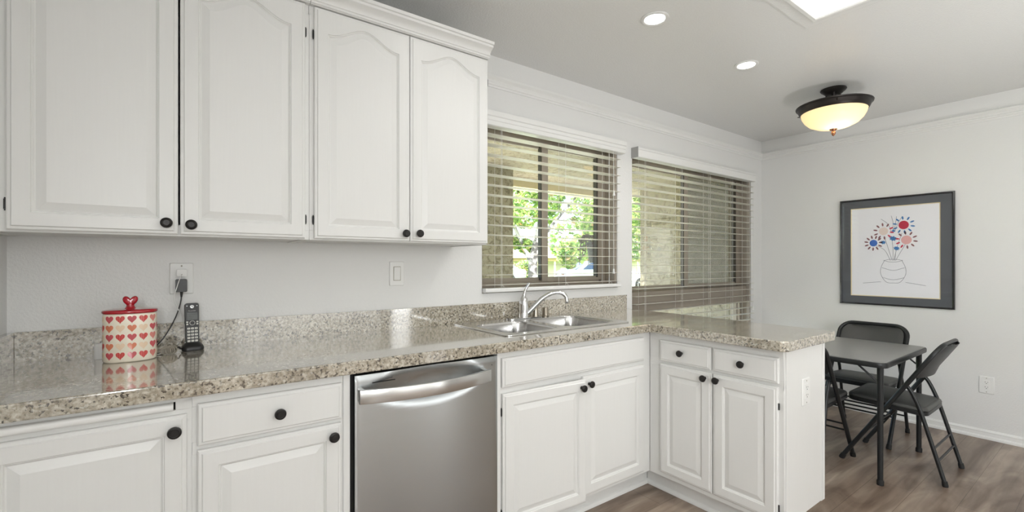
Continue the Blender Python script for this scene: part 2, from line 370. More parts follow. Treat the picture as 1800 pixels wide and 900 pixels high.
# ------------------------------------------------------------------ windows
def window(idx, X0, X1, Z0, Z1, mid, lower=None, screen=False):
    w = bpy.data.objects.new('window_%d' % idx, None); COL.objects.link(w); w['kind'] = 'structure'
    f = MB(); fy0, fy1 = 2.190, 2.325
    t = .022
    f.box(X0, X0 + .018, fy0, fy1, Z0, Z1); f.box(X1 - .02, X1, fy0 - .016, fy1, Z0, Z1)
    f.box(X0, X1, fy0, fy1, Z1 - .02, Z1); f.box(X0, X1, fy0, fy1, Z0, Z0 + .02)
    zb = Z0
    if lower: f.box(X0, X1, 2.20, 2.325, lower[0], lower[1]); f.box(X0, X1, 2.185, 2.20, lower[0] + .05, lower[0] + .062); zb = lower[1]
    else: zb = Z0 + .042; f.box(X0, X1, 2.24, 2.32, Z0, zb)
    # outer frame ring with stepped tracks
    f.box(X1 - .062, X1 - .0202, 2.262, 2.32, zb, Z1 - .0502); f.box(X0 + .0182, X0 + .045, 2.262, 2.32, zb, Z1 - .0502); f.box(X0 + .0182, X1 - .0202, 2.262, 2.32, Z1 - .05, Z1 - .0202)
    f.box(X1 - .075, X1 - .0622, 2.29, 2.32, zb, Z1 - .0502); f.box(X0 + .0455, X1 - .0755, 2.27, 2.31, zb + .0002, zb + .010)
    build('window_frame', f, 'window_frame', w, bevel=.0015)
    def sash(x0, x1, y, name, sw=.045):
        s = MB(); z0, z1 = zb + .0105, Z1 - .0505
        s.box(x0, x0 + sw, y, y + .026, z0, z1); s.box(x1 - sw, x1, y, y + .026, z0, z1)
        s.box(x0 + sw, x1 - sw, y, y + .026, z0, z0 + sw * .58); s.box(x0 + sw, x1 - sw, y, y + .026, z1 - .03, z1)
        o = build(name, s, 'window_frame', w, bevel=.002)
        build('glass_pane', MB().box(x0 + sw, x1 - sw, y + .011, y + .014, z0 + .02, z1 - .03), 'window_glass', o, smooth=0)
        return o
    sash(X0 + .03, mid + .03, 2.292, 'sash'); sash(mid - .045, X1 - .055, 2.263, 'sash', .05)
    d = MB(); d.box(mid - .050, mid - .045, 2.27, 2.30, zb + .02, Z1 - .05); d.box(X1 - .112, X1 - .10, 2.258, 2.29, zb + .03, Z1 - .05)
    build('weather_strip', d, 'frame_dark', w, smooth=0)
    if lower:
        g = MB(); g.box(X0, X1 - .11, 2.27, 2.273, Z0 + .02, lower[0]); build('lower_glass', g, 'window_glass', w, smooth=0)
        g = MB(); g.box(X1 - .125, X1 - .10, 2.24, 2.30, Z0, lower[0]); g.box(X1 - .04, X1 - .0, 2.25, 2.32, Z0, lower[0]); build('lower_post', g, 'window_frame', w, bevel=.002)
    if screen:
        build('insect_screen', MB().box(mid + .0, X1 - .07, 2.312, 2.3125, zb, Z1 - .04), 'insect_mesh', w, smooth=0)
    return w
window(1, *W1, 1.93); window(2, *W2, 3.50, lower=(.872, 1.020), screen=True)

# ------------------------------------------------------------------ blinds
def blind(label, X0, X1, vx0, vx1, zlist, zrail, ladders, ridge, tassels, vz=(2.0, 2.07)):
    b = thing('window_blind', label, 'blinds', ((X0 + X1) / 2, 2.14, zrail), 'horizontal blinds on the two windows')
    z0, z1 = vz
    if ridge: vp = [(0.0, z0), (.050, z0), (.056, z0 + .004), (.056, z0 + .026), (.060, z0 + .030), (.060, z0 + .048), (.066, z0 + .053), (.068, z1 - .002), (.064, z1), (0, z1)]
    else: vp = [(0.0, z0), (.052, z0), (.058, z0 + .004), (.058, z0 + .052), (.064, z0 + .058), (.064, z1 - .003), (.060, z1), (0, z1)]
    build('valance', runx(MB(), vp, vx0, vx1, YN - .0005), 'trim_paint', b, smooth=25)
    if not ridge: build('valance_end_cap', MB().box(vx0 - .003, vx0 - .0002, YN - .064, YN - .001, z0 - .002, z1 + .004), 'bracket_grey', b, bevel=.001)
    build('headrail', MB().box(X0 + .004, X1 - .004, 2.150, 2.187, 2.012, 2.055), 'white_plastic', b, bevel=.002)
    s = MB(); yc = 2.160; hw = .030
    rnd = random.Random(3)
    for z in zlist:
        tl = rnd.uniform(-.004, .002); sag = .0
        top = []; bot = []
        for k in range(7):
            q = -1 + 2 * k / 6; y = yc + hw * q; zz = z + .0012 * (1 - q * q) + tl * q * .25
            top.append((y, zz + .0009)); bot.append((y, zz - .0009))
        prof = top + bot[::-1]
        s.rings([[(X0 + .006, y, zz) for y, zz in prof], [(X1 - .001, y, zz) for y, zz in prof]])
    build('slats', s, 'slat_white', b, smooth=40)
    build('bottom_rail', MB().rings([[(x, 2.130 + yy, zrail + zz) for yy, zz in rrect(0, .056, -.012, .012, .006, 3)] for x in (X0 + .004, X1 - .001)]), 'white_plastic', b, smooth=40)
    c = MB()
    for lx in ladders:
        for yy in (2.1275, 2.1925): c.tube([(lx, yy, zrail), (lx, yy, 2.02)], .0011, 5)
        c.tube([(lx + .03, 2.16, zrail), (lx + .03, 2.16, 2.02)], .0009, 5)
        for z in zlist: c.tube([(lx, 2.1275, z - .002), (lx, 2.1925, z - .002)], .0006, 4)
        c.tube(spl([(lx, 2.126, zrail + .03), (lx + .012, 2.12, zrail + .022), (lx + .014, 2.118, zrail + .008), (lx + .004, 2.12, zrail + .002)], 4), .0011, 5)
    build('ladder_cords', c, 'cord_white', b, smooth=60)
    for tx, tz, dy in tassels:
        c = build('pull_cord', MB().tube([(tx, 2.122 - dy, tz + .03), (tx, 2.122, 2.02)], .0014, 5), 'cord_white', b)
        build('tassel', MB().lathe([(.0025, .034), (.005, .030), (.006, .016), (.0095, .002), (.009, 0)], (tx, 2.122 - dy, tz), seg=12), 'white_plastic', c)
    return b
zl = [1.1125 + .0567 * k for k in range(16)]
blind('white horizontal blind with ridged valance over the window behind the sink', W1[0], W1[1], 1.30, 2.515, zl, 1.083,
      [1.47, 1.965, 2.37], True, [(2.405, 1.70, .004), (2.405, 1.165, .002)], (2.003, 2.085))
zl2 = [1.275 + .0568 * k for k in range(-14, 13)]
blind('white horizontal blind over the tall window beside the dining corner', W2[0], W2[1], 2.645, 4.352, zl2, .445,
      [2.76, 3.22, 3.62, 3.98, 4.27], False, [(4.33, .8, .004)], (1.999, 2.069))

# ------------------------------------------------------------------ cabinet pieces
def door_rings(w, h, arch=None, s=.048, drawer=False, t=.019):
    N = 28
    def ring(i, d):
        lo = i; pts = []
        if arch and i >= s - 1e-6:
            Td, A = arch; half = w / 2 - i
            top = [(w / 2 + half * q, h - Td - (i - s) + (A) * .5 * (1 + math.cos(PI * min(1, abs(q)) ** .9))) for q in [1 - 2 * k / N for k in range(N + 1)]]
        else: top = [(w / 2 + (w / 2 - i) * q, h - i) for q in [1 - 2 * k / N for k in range(N + 1)]]
        pts = [(i, i), (w - i, i)] + top
        return [(u, v, d) for u, v in pts]
    R = [ring(0, 0), ring(0, t - .007), ring(.003, t - .0045), ring(.009, t - .004), ring(.012, t)]
    if not drawer:
        R += [ring(s, t), ring(s + .002, t - .004), ring(s + .004, t - .004), ring(s + .006, t - .0075), ring(s + .009, t - .0095), ring(s + .030, t - .0025), ring(s + .032, t - .002)]
    return R
def front(name, parent, x0, x1, z0, z1, place, arch=None, drawer=False, rot=None):
    """place(u,v,d) -> world"""
    mb = MB(); mb.rings([[place(u, v, d) for u, v, d in r] for r in door_rings(x1 - x0, z1 - z0, arch, drawer=drawer)])
    if rot is not None: mb.xf(rot)
    return build(name, mb, 'cabinet_paint', parent, smooth=6)
KN = [(.0075, 0), (.0065, .003), (.0055, .012), (.0085, .016), (.0150, .018), (.0165, .021), (.0155, .0255), (.011, .028), (.0095, .0275), (.0085, .0285), (.0, .029)]
def knob(parent, p, nrm, rot=None):
    mb = MB(); mb.lathe([(r, -h) for r, h in KN[:-1]], p, 'y' if nrm == 'y' else 'x', 24)
    if rot is not None: mb.xf(rot)
    return build('knob', mb, 'knob_metal', parent, smooth=45)
def hinge(parent, x, y, z):
    mb = MB().tube([(x, y, z - .014), (x, y, z + .014)], .0032, 8); mb.tube([(x, y, z - .018), (x, y, z - .0145)], .002, 6); mb.tube([(x, y, z + .0145), (x, y, z + .018)], .002, 6)
    return build('hinge', mb, 'black_plastic', parent)
CP = [(0, 2.206), (.010, 2.2055), (.011, 2.207), (.017, 2.209), (.018, 2.216), (.022, 2.218), (.024, 2.226), (.032, 2.236), (.044, 2.242), (.050, 2.245), (.051, 2.254), (.058, 2.256), (.060, 2.268), (0, 2.268)]
YU = 1.835            # upper face frame plane
ZU0, ZU1 = 1.324, 2.205
def upper(label, x0, x1, doors, hinges):
    c = thing('upper_cabinet', label, 'cabinet', ((x0 + x1) / 2, 2.0, ZU0), 'white wall cabinets')
    b = MB(); e = .002
    b.box(x0, x0 + .018, YU + .018, YN - e, ZU0, ZU1); b.box(x1 - .018, x1, YU + .018, YN - e, ZU0, ZU1)
    b.box(x0 + .018, x1 - .018, YU + .018, YN - e, ZU0 + .004, ZU0 + .020); b.box(x0 + .018, x1 - .018, YU + .018, YN - e, ZU1 - .018, ZU1); b.box(x0 + .018, x1 - .018, YN - .012, YN - e, ZU0 + .020, ZU1 - .018)
    b.box(x0, x1, YU, YU + .018, ZU0, ZU0 + .036); b.box(x0, x1, YU, YU + .018, ZU1 - .03, ZU1 + .045)
    fl, fr = doors[0][0] + .012, doors[-1][1] - .012
    b.box(x0, fl, YU, YU + .018, ZU0 + .036, ZU1 - .03); b.box(fr, x1, YU, YU + .018, ZU0 + .036, ZU1 - .03)
    build('body', b, 'cabinet_paint', c, bevel=.0015)
    mb = MB(); yf = YU - .0005; q = [(.010 + o, z) for o, z in CP[1:-1]]; q = [(0, CP[0][1])] + q + [(0, CP[-1][1])]
    if hinges: mb.rings([[(x0 + .001, yf - o, z) for o, z in q], [(x1, yf - o, z) for o, z in q]])
    else:
        xr = 1.150; mb.rings([[(x0, yf - o, z) for o, z in q], [(xr + o, yf - o, z) for o, z in q], [(xr + o, YN - .003, z) for o, z in q]])
    build('crown_molding', mb, 'cabinet_paint', c, smooth=25)
    for (a, bb, kx, kz) in doors:
        d = front('door', c, a, bb, 1.330, 2.203, lambda u, v, w, a=a: (a + u, YU - .0005 - w, 1.330 + v), arch=(.093, .053))
        knob(d, (kx, YU - .0195, kz), 'y')
        hx = a - .003 if kx > (a + bb) / 2 else bb + .003
        for hz in (1.40, 2.10):
            if hinges or a < .5: hinge(d, hx, YU - .006, hz)
    return c
upper('white double door wall cabinet at the left, above the heart jar and phone', -.457, .3885, [(-.389, -.0085, -.038, 1.364), (-.003, .373, .026, 1.361)], True)
upper('white double door wall cabinet beside the sink window', .3895, 1.182, [(.405, .785, .76, 1.361), (.788, 1.180, .822, 1.363)], True)
# ------------------------------------------------------------------ base cabinets
YF = 1.554; ZB0, ZB1 = .115, .868
def base_body(parent, x0, x1, rails, stiles, name='body'):
    b = MB(); e = .002
    b.box(x0, x0 + .016, YF + .019, YN - e, ZB0, ZB1); b.box(x1 - .016, x1, YF + .019, YN - e, ZB0, ZB1)
    b.box(x0 + .016, x1 - .016, YF + .019, YN - e, ZB0, ZB0 + .016); b.box(x0 + .016, x1 - .016, YN - .012, YN - e, ZB0 + .016, ZB1 - .05)
    for z0, z1 in rails: b.box(x0, x1, YF, YF + .019, z0, z1)
    zs = sorted(rails); gaps = [(zs[i][1], zs[i + 1][0]) for i in range(len(zs) - 1)]
    for s0, s1 in stiles:
        for g0, g1 in gaps: b.box(s0, s1, YF, YF + .019, g0, g1)
    return build(name, b, 'cabinet_paint', parent, bevel=.001)
def kick(parent, x0, x1):
    k = MB().box(x0, x1, 1.634, 1.65, 0.001, ZB0 - .001); build('toe_kick', k, 'cabinet_paint', parent, smooth=0)
P_Y = lambda x0, z0: (lambda u, v, d: (x0 + u, YF - .0005 - d, z0 + v))
ky = YF - .0195
c = thing('base_cabinet', 'white base cabinet under the heart jar with pull-out cutting board', 'cabinet', (-.22, 1.85, 0), 'white base cabinets')
base_body(c, -.455, .024, [(ZB0, .145), (.806, .833), (.857, ZB1)], [(-.455, -.37), (-.013, .024)]); kick(c, -.455, .024)
d = front('door', c, -.385, .012, .135, .821, P_Y(-.385, .135)); knob(d, (-.015, ky, .783), 'y')
build('cutting_board', MB().rings([[(x, 1.535 + yy, .8455 + zz) for yy, zz in rrect(0, .46, -.0105, .0105, .0085, 4)] for x in (-.44, -.0175)]), 'white_plastic', c, smooth=40)
build('board_slot', MB().box(-.44, -.0135, YF + .012, YF + .02, .8331, .8569), 'black_gap', c, smooth=0)
c = thing('base_cabinet', 'white base cabinet with one drawer over one door, left of the dishwasher', 'cabinet', (.24, 1.85, 0), 'white base cabinets')
base_body(c, .0245, .449, [(ZB0, .145), (.700, .735), (.835, ZB1)], [(.024, .055), (.414, .449)]); kick(c, .0245, .449)
build('filler_strip', MB().box(.4335, .457, YF - .006, YF + .03, ZB0, ZB1), 'cabinet_paint', c, bevel=.004, seg=3)
d = front('drawer', c, .037, .428, .726, .843, P_Y(.037, .726), drawer=True); knob(d, (.241, ky, .783), 'y')
d = front('door', c, .037, .426, .135, .713, P_Y(.037, .135)); knob(d, (.397, ky, .678), 'y')
# sink base
c = thing('base_cabinet', 'wide white sink base cabinet with slightly open left door', 'cabinet', (1.5, 1.85, 0), 'white base cabinets')
base_body(c, 1.050, 2.049, [(ZB0, .145), (.688, .735), (.835, ZB1)], [(1.05, 1.088), (1.516, 1.544), (1.97, 2.049)])
kick(c, 1.05, 2.132)
build('edge_strip', MB().box(1.0485, 1.066, YF - .008, YF - .0002, ZB0, ZB1), 'cabinet_paint', c, bevel=.002)
build('shade_sheet', MB().box(1.088, 1.97, YF + .03, YF + .032, .15, .69), 'inside_shade', c, smooth=0)  # thin dark sheet added behind the doors in place of the shade inside
front('false_drawer', c, 1.070, 1.986, .722, .843, P_Y(1.070, .722), drawer=True)
hx = 1.0725; rot = Matrix.Translation((hx, YF, 0)) @ Matrix.Rotation(math.radians(-3.4), 4, 'Z') @ Matrix.Translation((-hx, -YF, 0))
d = front('door', c, 1.0725, 1.5275, .124, .695, P_Y(1.0725, .124), rot=rot); knob(d, (1.495, ky, .662), 'y', rot)
for hz in (.20, .62): hinge(d, 1.0695, YF - .007, hz)
d = front('door', c, 1.533, 1.986, .135, .700, P_Y(1.533, .135)); knob(d, (1.567, ky, .664), 'y')
# peninsula
XP = 2.050
c = thing('base_cabinet', 'white peninsula cabinet with two drawers over two doors', 'cabinet', (2.25, 1.2, 0), 'white base cabinets')
b = MB(); PY0, PY1 = .877, 1.553
for z0, z1 in ((ZB0, .15), (.70, .738), (.832, ZB1)): b.box(XP, XP + .019, PY0, PY1, z0, z1)
for s0, s1 in ((PY0, .91), (1.172, 1.21), (1.465, PY1)):
    for g0, g1 in ((.15, .70), (.738, .832)): b.box(XP, XP + .019, s0, s1, g0, g1)
b.box(XP + .019, 2.44, PY0 + .012, 2.16, ZB0, ZB0 + .016)
b.box(2.44, 2.456, PY0 + .001, 2.16, ZB0 - .0, ZB1)
build('body', b, 'cabinet_paint', c, bevel=.001)
build('end_panel', MB().box(XP + .0195, 2.439, PY0 - .002, PY0 + .010, ZB0 + .008, ZB1), 'cabinet_paint', c, smooth=0, bevel=.001)
build('corner_trim', MB().box(2.440, 2.462, PY0 - .006, PY0 + .0005, ZB0 + .008, ZB1), 'cabinet_paint', c, bevel=.002)
build('shade_sheet', MB().box(XP + .03, XP + .032, .90, 1.46, .16, .83), 'inside_shade', c, smooth=0)  # shade behind the peninsula fronts, added as a dark sheet
k = MB(); k.box(2.132, 2.148, .945, 1.632, .001, ZB0 - .001); k.box(2.132, 2.41, .930, .945, .001, ZB0 - .001); k.box(2.395, 2.41, .945, 2.16, .001, ZB0 - .001)
build('toe_kick', k, 'cabinet_paint', c, bevel=.001)
P_X = lambda y0, z0: (lambda u, v, d: (XP - .0005 - d, y0 - u, z0 + v))
for y1, y0, ky_, kz in ((1.479, 1.197, 1.348, .784), (1.183, .893, 1.042, .785)):
    d = front('drawer', c, 0, y1 - y0, .727, .835, P_X(y1, .727), drawer=True); knob(d, (XP - .0195, ky_, kz), 'x')
for y1, y0, ky_, kz in ((1.479, 1.190, 1.222, .686), (1.184, .896, 1.159, .688)):
    d = front('door', c, 0, y1 - y0, .143, .712, P_X(y1, .143)); knob(d, (XP - .0195, ky_, kz), 'x')
    if y0 < 1: 
        for hz in (.2, .63): 
            mb = MB().tube([(XP - .007, .8925, hz - .014), (XP - .007, .8925, hz + .014)], .0030, 8); build('hinge', mb, 'black_plastic', d)
# quarter round at the toe kicks
QR = [(0, .0005), (.014, .0005), (.0135, .008), (.010, .015), (.005, .0195), (0, .021)]
mb = MB(); mb.rings([[(1.05, 1.634 - o, z) for o, z in QR], [(2.132 - o, 1.634 - o, z) for o, z in QR], [(2.132 - o, .930 - o, z) for o, z in QR], [(2.41 + o, .930 - o, z) for o, z in QR], [(2.41 + o, 2.16, z) for o, z in QR]])
struct(build('trim_3', mb, 'trim_paint', smooth=35), 'white quarter round along the toe kick')

# ------------------------------------------------------------------ dishwasher
c = thing('dishwasher', 'stainless steel dishwasher with bowed bar handle', 'dishwasher', (.755, 1.8, 0))
build('body', MB().box(.462, 1.045, 1.575, 2.12, .10, .862), 'black_gap', c, smooth=0)
build('toe_panel', MB().box(.47, 1.04, 1.62, 1.64, .001, .099), 'black_plastic', c, smooth=0)
mb = MB(); NX, NZ = 56, 64; x0, x1, z0, z1 = .469, 1.0435, .115, .8585; g = []
for j in range(NZ + 1):
    row = []
    for i in range(NX + 1):
        u = i / NX; v = j / NZ; x = x0 + (x1 - x0) * u; z = z0 + (z1 - z0) * v
        ex = (x - .745) / .235; ez = (z - .800) / .078
        dd = max(0, 1 - ex * ex - ez * ez) if abs(ex) < 1 else 0
        y = 1.5355 + .022 * dd ** 1.3
        edge = min(x - x0, x1 - x, z - z0, z1 - z)
        if edge < .004: y += .0035
        row.append(mb.bm.verts.new((x, y, z)))
    g.append(row)
for j in range(NZ):
    for i in range(NX): mb.face([g[j][i], g[j][i + 1], g[j + 1][i + 1], g[j + 1][i]])
bord = [g[0][i] for i in range(NX + 1)] + [g[j][NX] for j in range(1, NZ + 1)] + [g[NZ][i] for i in range(NX - 1, -1, -1)] + [g[j][0] for j in range(NZ - 1, 0, -1)]
bk = [mb.bm.verts.new((v.co.x, 1.572, v.co.z)) for v in bord]; n = len(bord)
for i in range(n): mb.face([bord[i], bord[(i + 1) % n], bk[(i + 1) % n], bk[i]])
mb.face(bk)
build('door', mb, 'steel_door', c, smooth=35)
mb = MB(); rs = []
for k in range(25):
    q = -1 + k / 12; x = .7325 + .2575 * q; y = 1.453 + .048 * q * q
    rs.append([(x, y + yy, .7945 + zz) for yy, zz in rrect(0, .013, -.0235, .0235, .003, 2)])
mb.rings(rs)
for sx in (-1, 1):
    x = .7325 + sx * .246; mb.box(x - .009, x + .009, 1.505, 1.545, .775, .814)
build('handle', mb, 'steel_handle', c, smooth=40)
build('vent_slot', MB().box(.527, .607, 1.5335, 1.536, .8275, .8305), 'black_gap', c, smooth=0)
build('status_light', MB().lathe([(.002, 0), (.002, -.001)], (1.015, 1.5365, .826), 'y', 8), 'black_gap', c)
build('gap_shade', MB().box(.4575, .4685, 1.556, 1.60, .10, .8655), 'black_gap', c, smooth=0)  # black strip filling the gap beside the door, its shade is plain colour

# ------------------------------------------------------------------ countertop
ct = thing('countertop', 'L-shaped beige speckled granite-look countertop with backsplash', 'countertop', (1.0, 1.85, .87))
outer = [(XW + .0005, 1.518), (2.007, 1.518), (1.9925, .866), (2.016, .8425), (2.500, .8425), (2.518, .858), (2.575, YN - .0005), (XW + .0005, YN - .0005)]
hole = rrect(1.185, 1.945, 1.655, 2.085, .05)
top = build('counter_slab', MB().flat([outer, hole], .8705, .914), 'granite', ct, smooth=0, bevel=.0045, seg=3)
build('backsplash', MB().box(XW + .0206, 2.573, YN - .0205, YN - .0008, .911, 1.011), 'granite', ct, bevel=.0006)
build('side_splash', MB().box(XW + .0008, XW + .0205, 1.52, YN - .0206, .911, 1.011), 'granite', ct, bevel=.0006)

# ------------------------------------------------------------------ sink
sk = thing('kitchen_sink', 'double bowl stainless steel drop-in sink under the window', 'sink', (1.56, 1.87, .914))
B1 = (1.195, 1.520, 1.665, 2.000); B2 = (1.560, 1.930, 1.665, 2.030)
lb = rrect(*B1, .075, 8); rb = rrect(*B2, .075, 8)
mb = MB(); out = rrect(1.150, 1.978, 1.622, 2.118, .03, 6)
mb.flat([out, lb, rb], .9145, .9195)
build('rim', mb, 'steel_rim', sk, smooth=30, bevel=.002, seg=3)
for (x0, x1, y0, y1) in (B1, B2):
    mb = MB(); rs = []
    for ins, z, r in ((-.004, .919, .079), (0, .917, .075), (.003, .905, .072), (.006, .85, .07), (.012, .77, .07), (.03, .748, .06), (.06, .742, .05)):
        rs.append([(x, y, z) for x, y in rrect(x0 + ins, x1 - ins, y0 + ins, y1 - ins, r, 8)])
    mb.rings(rs, False, True); bo = build('basin', mb, 'steel_sink', sk, smooth=50)
    build('drain', MB().lathe([(.045, .7425), (.044, .745), (.036, .745), (.03, .7425), (.004, .7425)], ((x0 + x1) / 2, (y0 + y1) / 2, 0)), 'steel_rim', bo, smooth=40)
# faucet
f = thing('kitchen_faucet', 'chrome single lever kitchen faucet with curved spout', 'faucet', (1.60, 2.07, .9195))
build('base_plate', MB().flat([rrect(1.47, 1.715, 2.040, 2.098, .028, 6)], .9197, .927), 'chrome', f, bevel=.003, seg=3)
fx, fy = 1.585, 2.068
build('body', MB().lathe([(.030, .926), (.0275, .932), (.0265, .960), (.0265, 1.000), (.0255, 1.018), (.021, 1.034), (.012, 1.044)], (fx, fy, 0)), 'chrome', f, smooth=50)
lv = spl([(fx - .004, fy, 1.028), (fx + .002, fy, 1.052), (fx + .014, fy + .004, 1.078), (fx + .030, fy + .006, 1.100), (fx + .046, fy + .008, 1.117)], 5)
nn = len(lv)
mb = MB(); mb.tube(lv, [(.017 - .011 * min(1, i / (nn * .4))) + (.0015 * math.sin(i / nn * 3)) for i in range(nn)], 14)
mb.lathe([(.004, -.004), (.0075, -.002), (.008, .002), (.005, .006)], lv[-1], seg=12)
build('lever_handle', mb, 'chrome', f, smooth=60)
sp = spl([(fx + .018, fy - .006, .945), (fx + .055, fy - .024, .985), (fx + .10, fy - .050, 1.035), (fx + .145, fy - .082, 1.064), (fx + .185, fy - .110, 1.066), (fx + .208, fy - .127, 1.046), (fx + .212, fy - .131, 1.020)], 7)
nn = len(sp)
build('spout', MB().tube(sp, [.016 - .0045 * min(1, i / (nn * .6)) for i in range(nn)], 16), 'chrome', f, smooth=60)
build('aerator', MB().lathe([(.0105, -.004), (.0115, -.002), (.0115, .010), (.010, .012)], (fx + .2125, fy - .1315, 1.010), seg=16), 'chrome', f)
build('spray_holder', MB().lathe([(.019, .926), (.018, .932), (.0155, .945), (.0155, 1.000), (.012, 1.006)], (1.672, 2.068, 0)), 'nickel', f, smooth=50)
o = thing('air_gap_cap', 'small brushed nickel air gap cap on the sink deck', 'air gap', (1.742, 2.062, .9195))
build('cap', MB().lathe([(.020, .9197), (.0205, .926), (.0185, .928), (.0185, .972), (.0165, .976), (.002, .976)], (1.742, 2.062, 0)), 'nickel', o, smooth=45)

# ------------------------------------------------------------------ ceiling lights
def recessed(x, label, watts=10):
    t = thing('recessed_light', label, 'ceiling light', (x, 1.375, ZC), 'recessed ceiling lights')
    build('trim_ring', MB().lathe([(.048, -.0003), (.066, -.0003), (.067, -.003), (.064, -.006), (.052, -.006), (.048, -.003)], (x, 1.375, ZC), cap=False), 'trim_paint', t, smooth=50)
    build('lens', MB().lathe([(.048, -.001), (.0478, -.0035), (.03, -.0045), (.001, -.005)], (x, 1.375, ZC)), 'lens_glow', t, smooth=60)
    add_light('SPOT', 'recessed_lamp', (x, 1.375, ZC - .02), watts, (1, .98, .95), aim=(x, 1.3751, 0), spot_size=math.radians(150), spot_blend=.8, shadow_soft_size=.045)
recessed(1.853, 'round recessed ceiling light nearer the wall cabinets'); recessed(2.727, 'round recessed ceiling light nearer the hanging bowl lamp'); recessed(.98, 'unseen round recessed ceiling light added above the dishwasher counter', 3)  # last one is added out of view for extra light
t = thing('ceiling_light_panel', 'large square white diffuser panel light recessed in the kitchen ceiling', 'ceiling light', (1.88, .31, ZC))
px0, px1, py0, py1 = 1.27, 2.490, -.30, .930
mb = MB()
fr = [(0, -.0003), (0, -.010), (.004, -.012), (.018, -.012), (.022, -.006), (.022, -.0003)]
ringpts = lambda o, z: [(px0 + o, py0 + o, ZC + z), (px1 - o, py0 + o, ZC + z), (px1 - o, py1 - o, ZC + z), (px0 + o, py1 - o, ZC + z)]
mb.rings([ringpts(o, z) for o, z in fr], False, False); build('frame', mb, 'trim_paint', t, smooth=0)
build('diffuser', MB().box(px0 + .022, px1 - .022, py0 + .022, py1 - .022, ZC - .005, ZC - .001), 'panel_glow', t, smooth=0)
o = .055
mb = MB(); mb.rings([[(px0 - a, py0 - a, ZC + z), (px1 + a, py0 - a, ZC + z), (px1 + a, py1 + a, ZC + z), (px0 - a, py1 + a, ZC + z)] for a, z in ((o, -.0003), (o, -.004), (o - .006, -.005), (.001, -.003), (.0005, -.0003))], False, False)
build('ceiling_border', mb, 'ceiling_paint', t, smooth=0)
add_light('AREA', 'panel_lamp', ((px0 + px1) / 2, (py0 + py1) / 2, ZC - .02), 3, (1, 1, .98), aim=((px0 + px1) / 2, (py0 + py1) / 2 + .0001, 0), shape='RECTANGLE', size=1.15, size_y=1.15)
# bowl lamp
LX, LY = 3.590, 1.220
t = thing('bowl_ceiling_lamp', 'dark bronze semi-flush ceiling lamp with glowing cream glass bowl', 'ceiling lamp', (LX, LY, ZC))
c0 = (LX, LY, 0)
build('canopy', MB().lathe([(.074, 2.4195), (.076, 2.414), (.070, 2.405), (.060, 2.398), (.048, 2.386), (.034, 2.382), (.008, 2.380)], c0), 'bronze_metal', t, smooth=35)
mb = MB(); mb.tube([(LX, LY, 2.385), (LX, LY, 2.18)], .0095, 14)
for k in range(3):
    a = 2 * PI * k / 3 - .628; x, y = LX + .044 * math.cos(a), LY + .044 * math.sin(a)
    mb.tube([(x, y, 2.39), (x, y, 2.365), (x, y, 2.36), (x, y, 2.30)], [.006, .006, .0038, .0038], 8)
mb.lathe([(.008, 2.306), (.05, 2.304), (.05, 2.300), (.008, 2.298)], c0)
for k in range(3):
    a = 2 * PI * k / 3 + .2; mb.tube([(LX + .04 * math.cos(a), LY + .04 * math.sin(a), 2.301), (LX + .195 * math.cos(a), LY + .195 * math.sin(a), 2.296)], .004, 6)
build('stem', mb, 'bronze_metal', t, smooth=40)
build('uplight_block', MB().lathe([(.012, 2.288), (.198, 2.290), (.2, 2.286), (.012, 2.284)], c0, seg=48, cap=False), 'trim_paint', t, smooth=40)  # added disc hidden in the bowl, keeps bulb light off the ceiling
build('rim_band', MB().lathe([(.190, 2.262), (.186, 2.262), (.190, 2.272), (.202, 2.292), (.208, 2.306), (.216, 2.312), (.220, 2.310), (.218, 2.303), (.210, 2.300), (.204, 2.284), (.196, 2.266), (.190, 2.262)], c0, seg=64, cap=False), 'bronze_metal', t, smooth=40)
mb = MB()
for k in range(3):
    a = 2 * PI * k / 3 - .62; x, y = math.cos(a), math.sin(a)
    build('thumb_screw', MB().tube([(LX + .200 * x, LY + .200 * y, 2.287), (LX + .232 * x, LY + .232 * y, 2.291)], [.004, .0025], 8), 'bronze_metal', t)

pr = [(.190, 2.275), (.189, 2.262), (.183, 2.240), (.168, 2.212), (.140, 2.183), (.10, 2.163), (.06, 2.153), (.018, 2.148)]
mb = MB(); mb.lathe(pr, c0, seg=64, cap=False); build('glass_bowl', mb, 'bowl_glass', t, smooth=60)
build('finial', MB().lathe([(.024, 2.150), (.022, 2.145), (.012, 2.138), (.010, 2.132), (.014, 2.126), (.013, 2.118), (.007, 2.106), (.001, 2.101)], c0), 'copper_finial', t, smooth=50)
add_light('POINT', 'bowl_bulb', (LX - .02, LY - .03, 2.195), .95, (1, .88, .70), shadow_soft_size=.03)

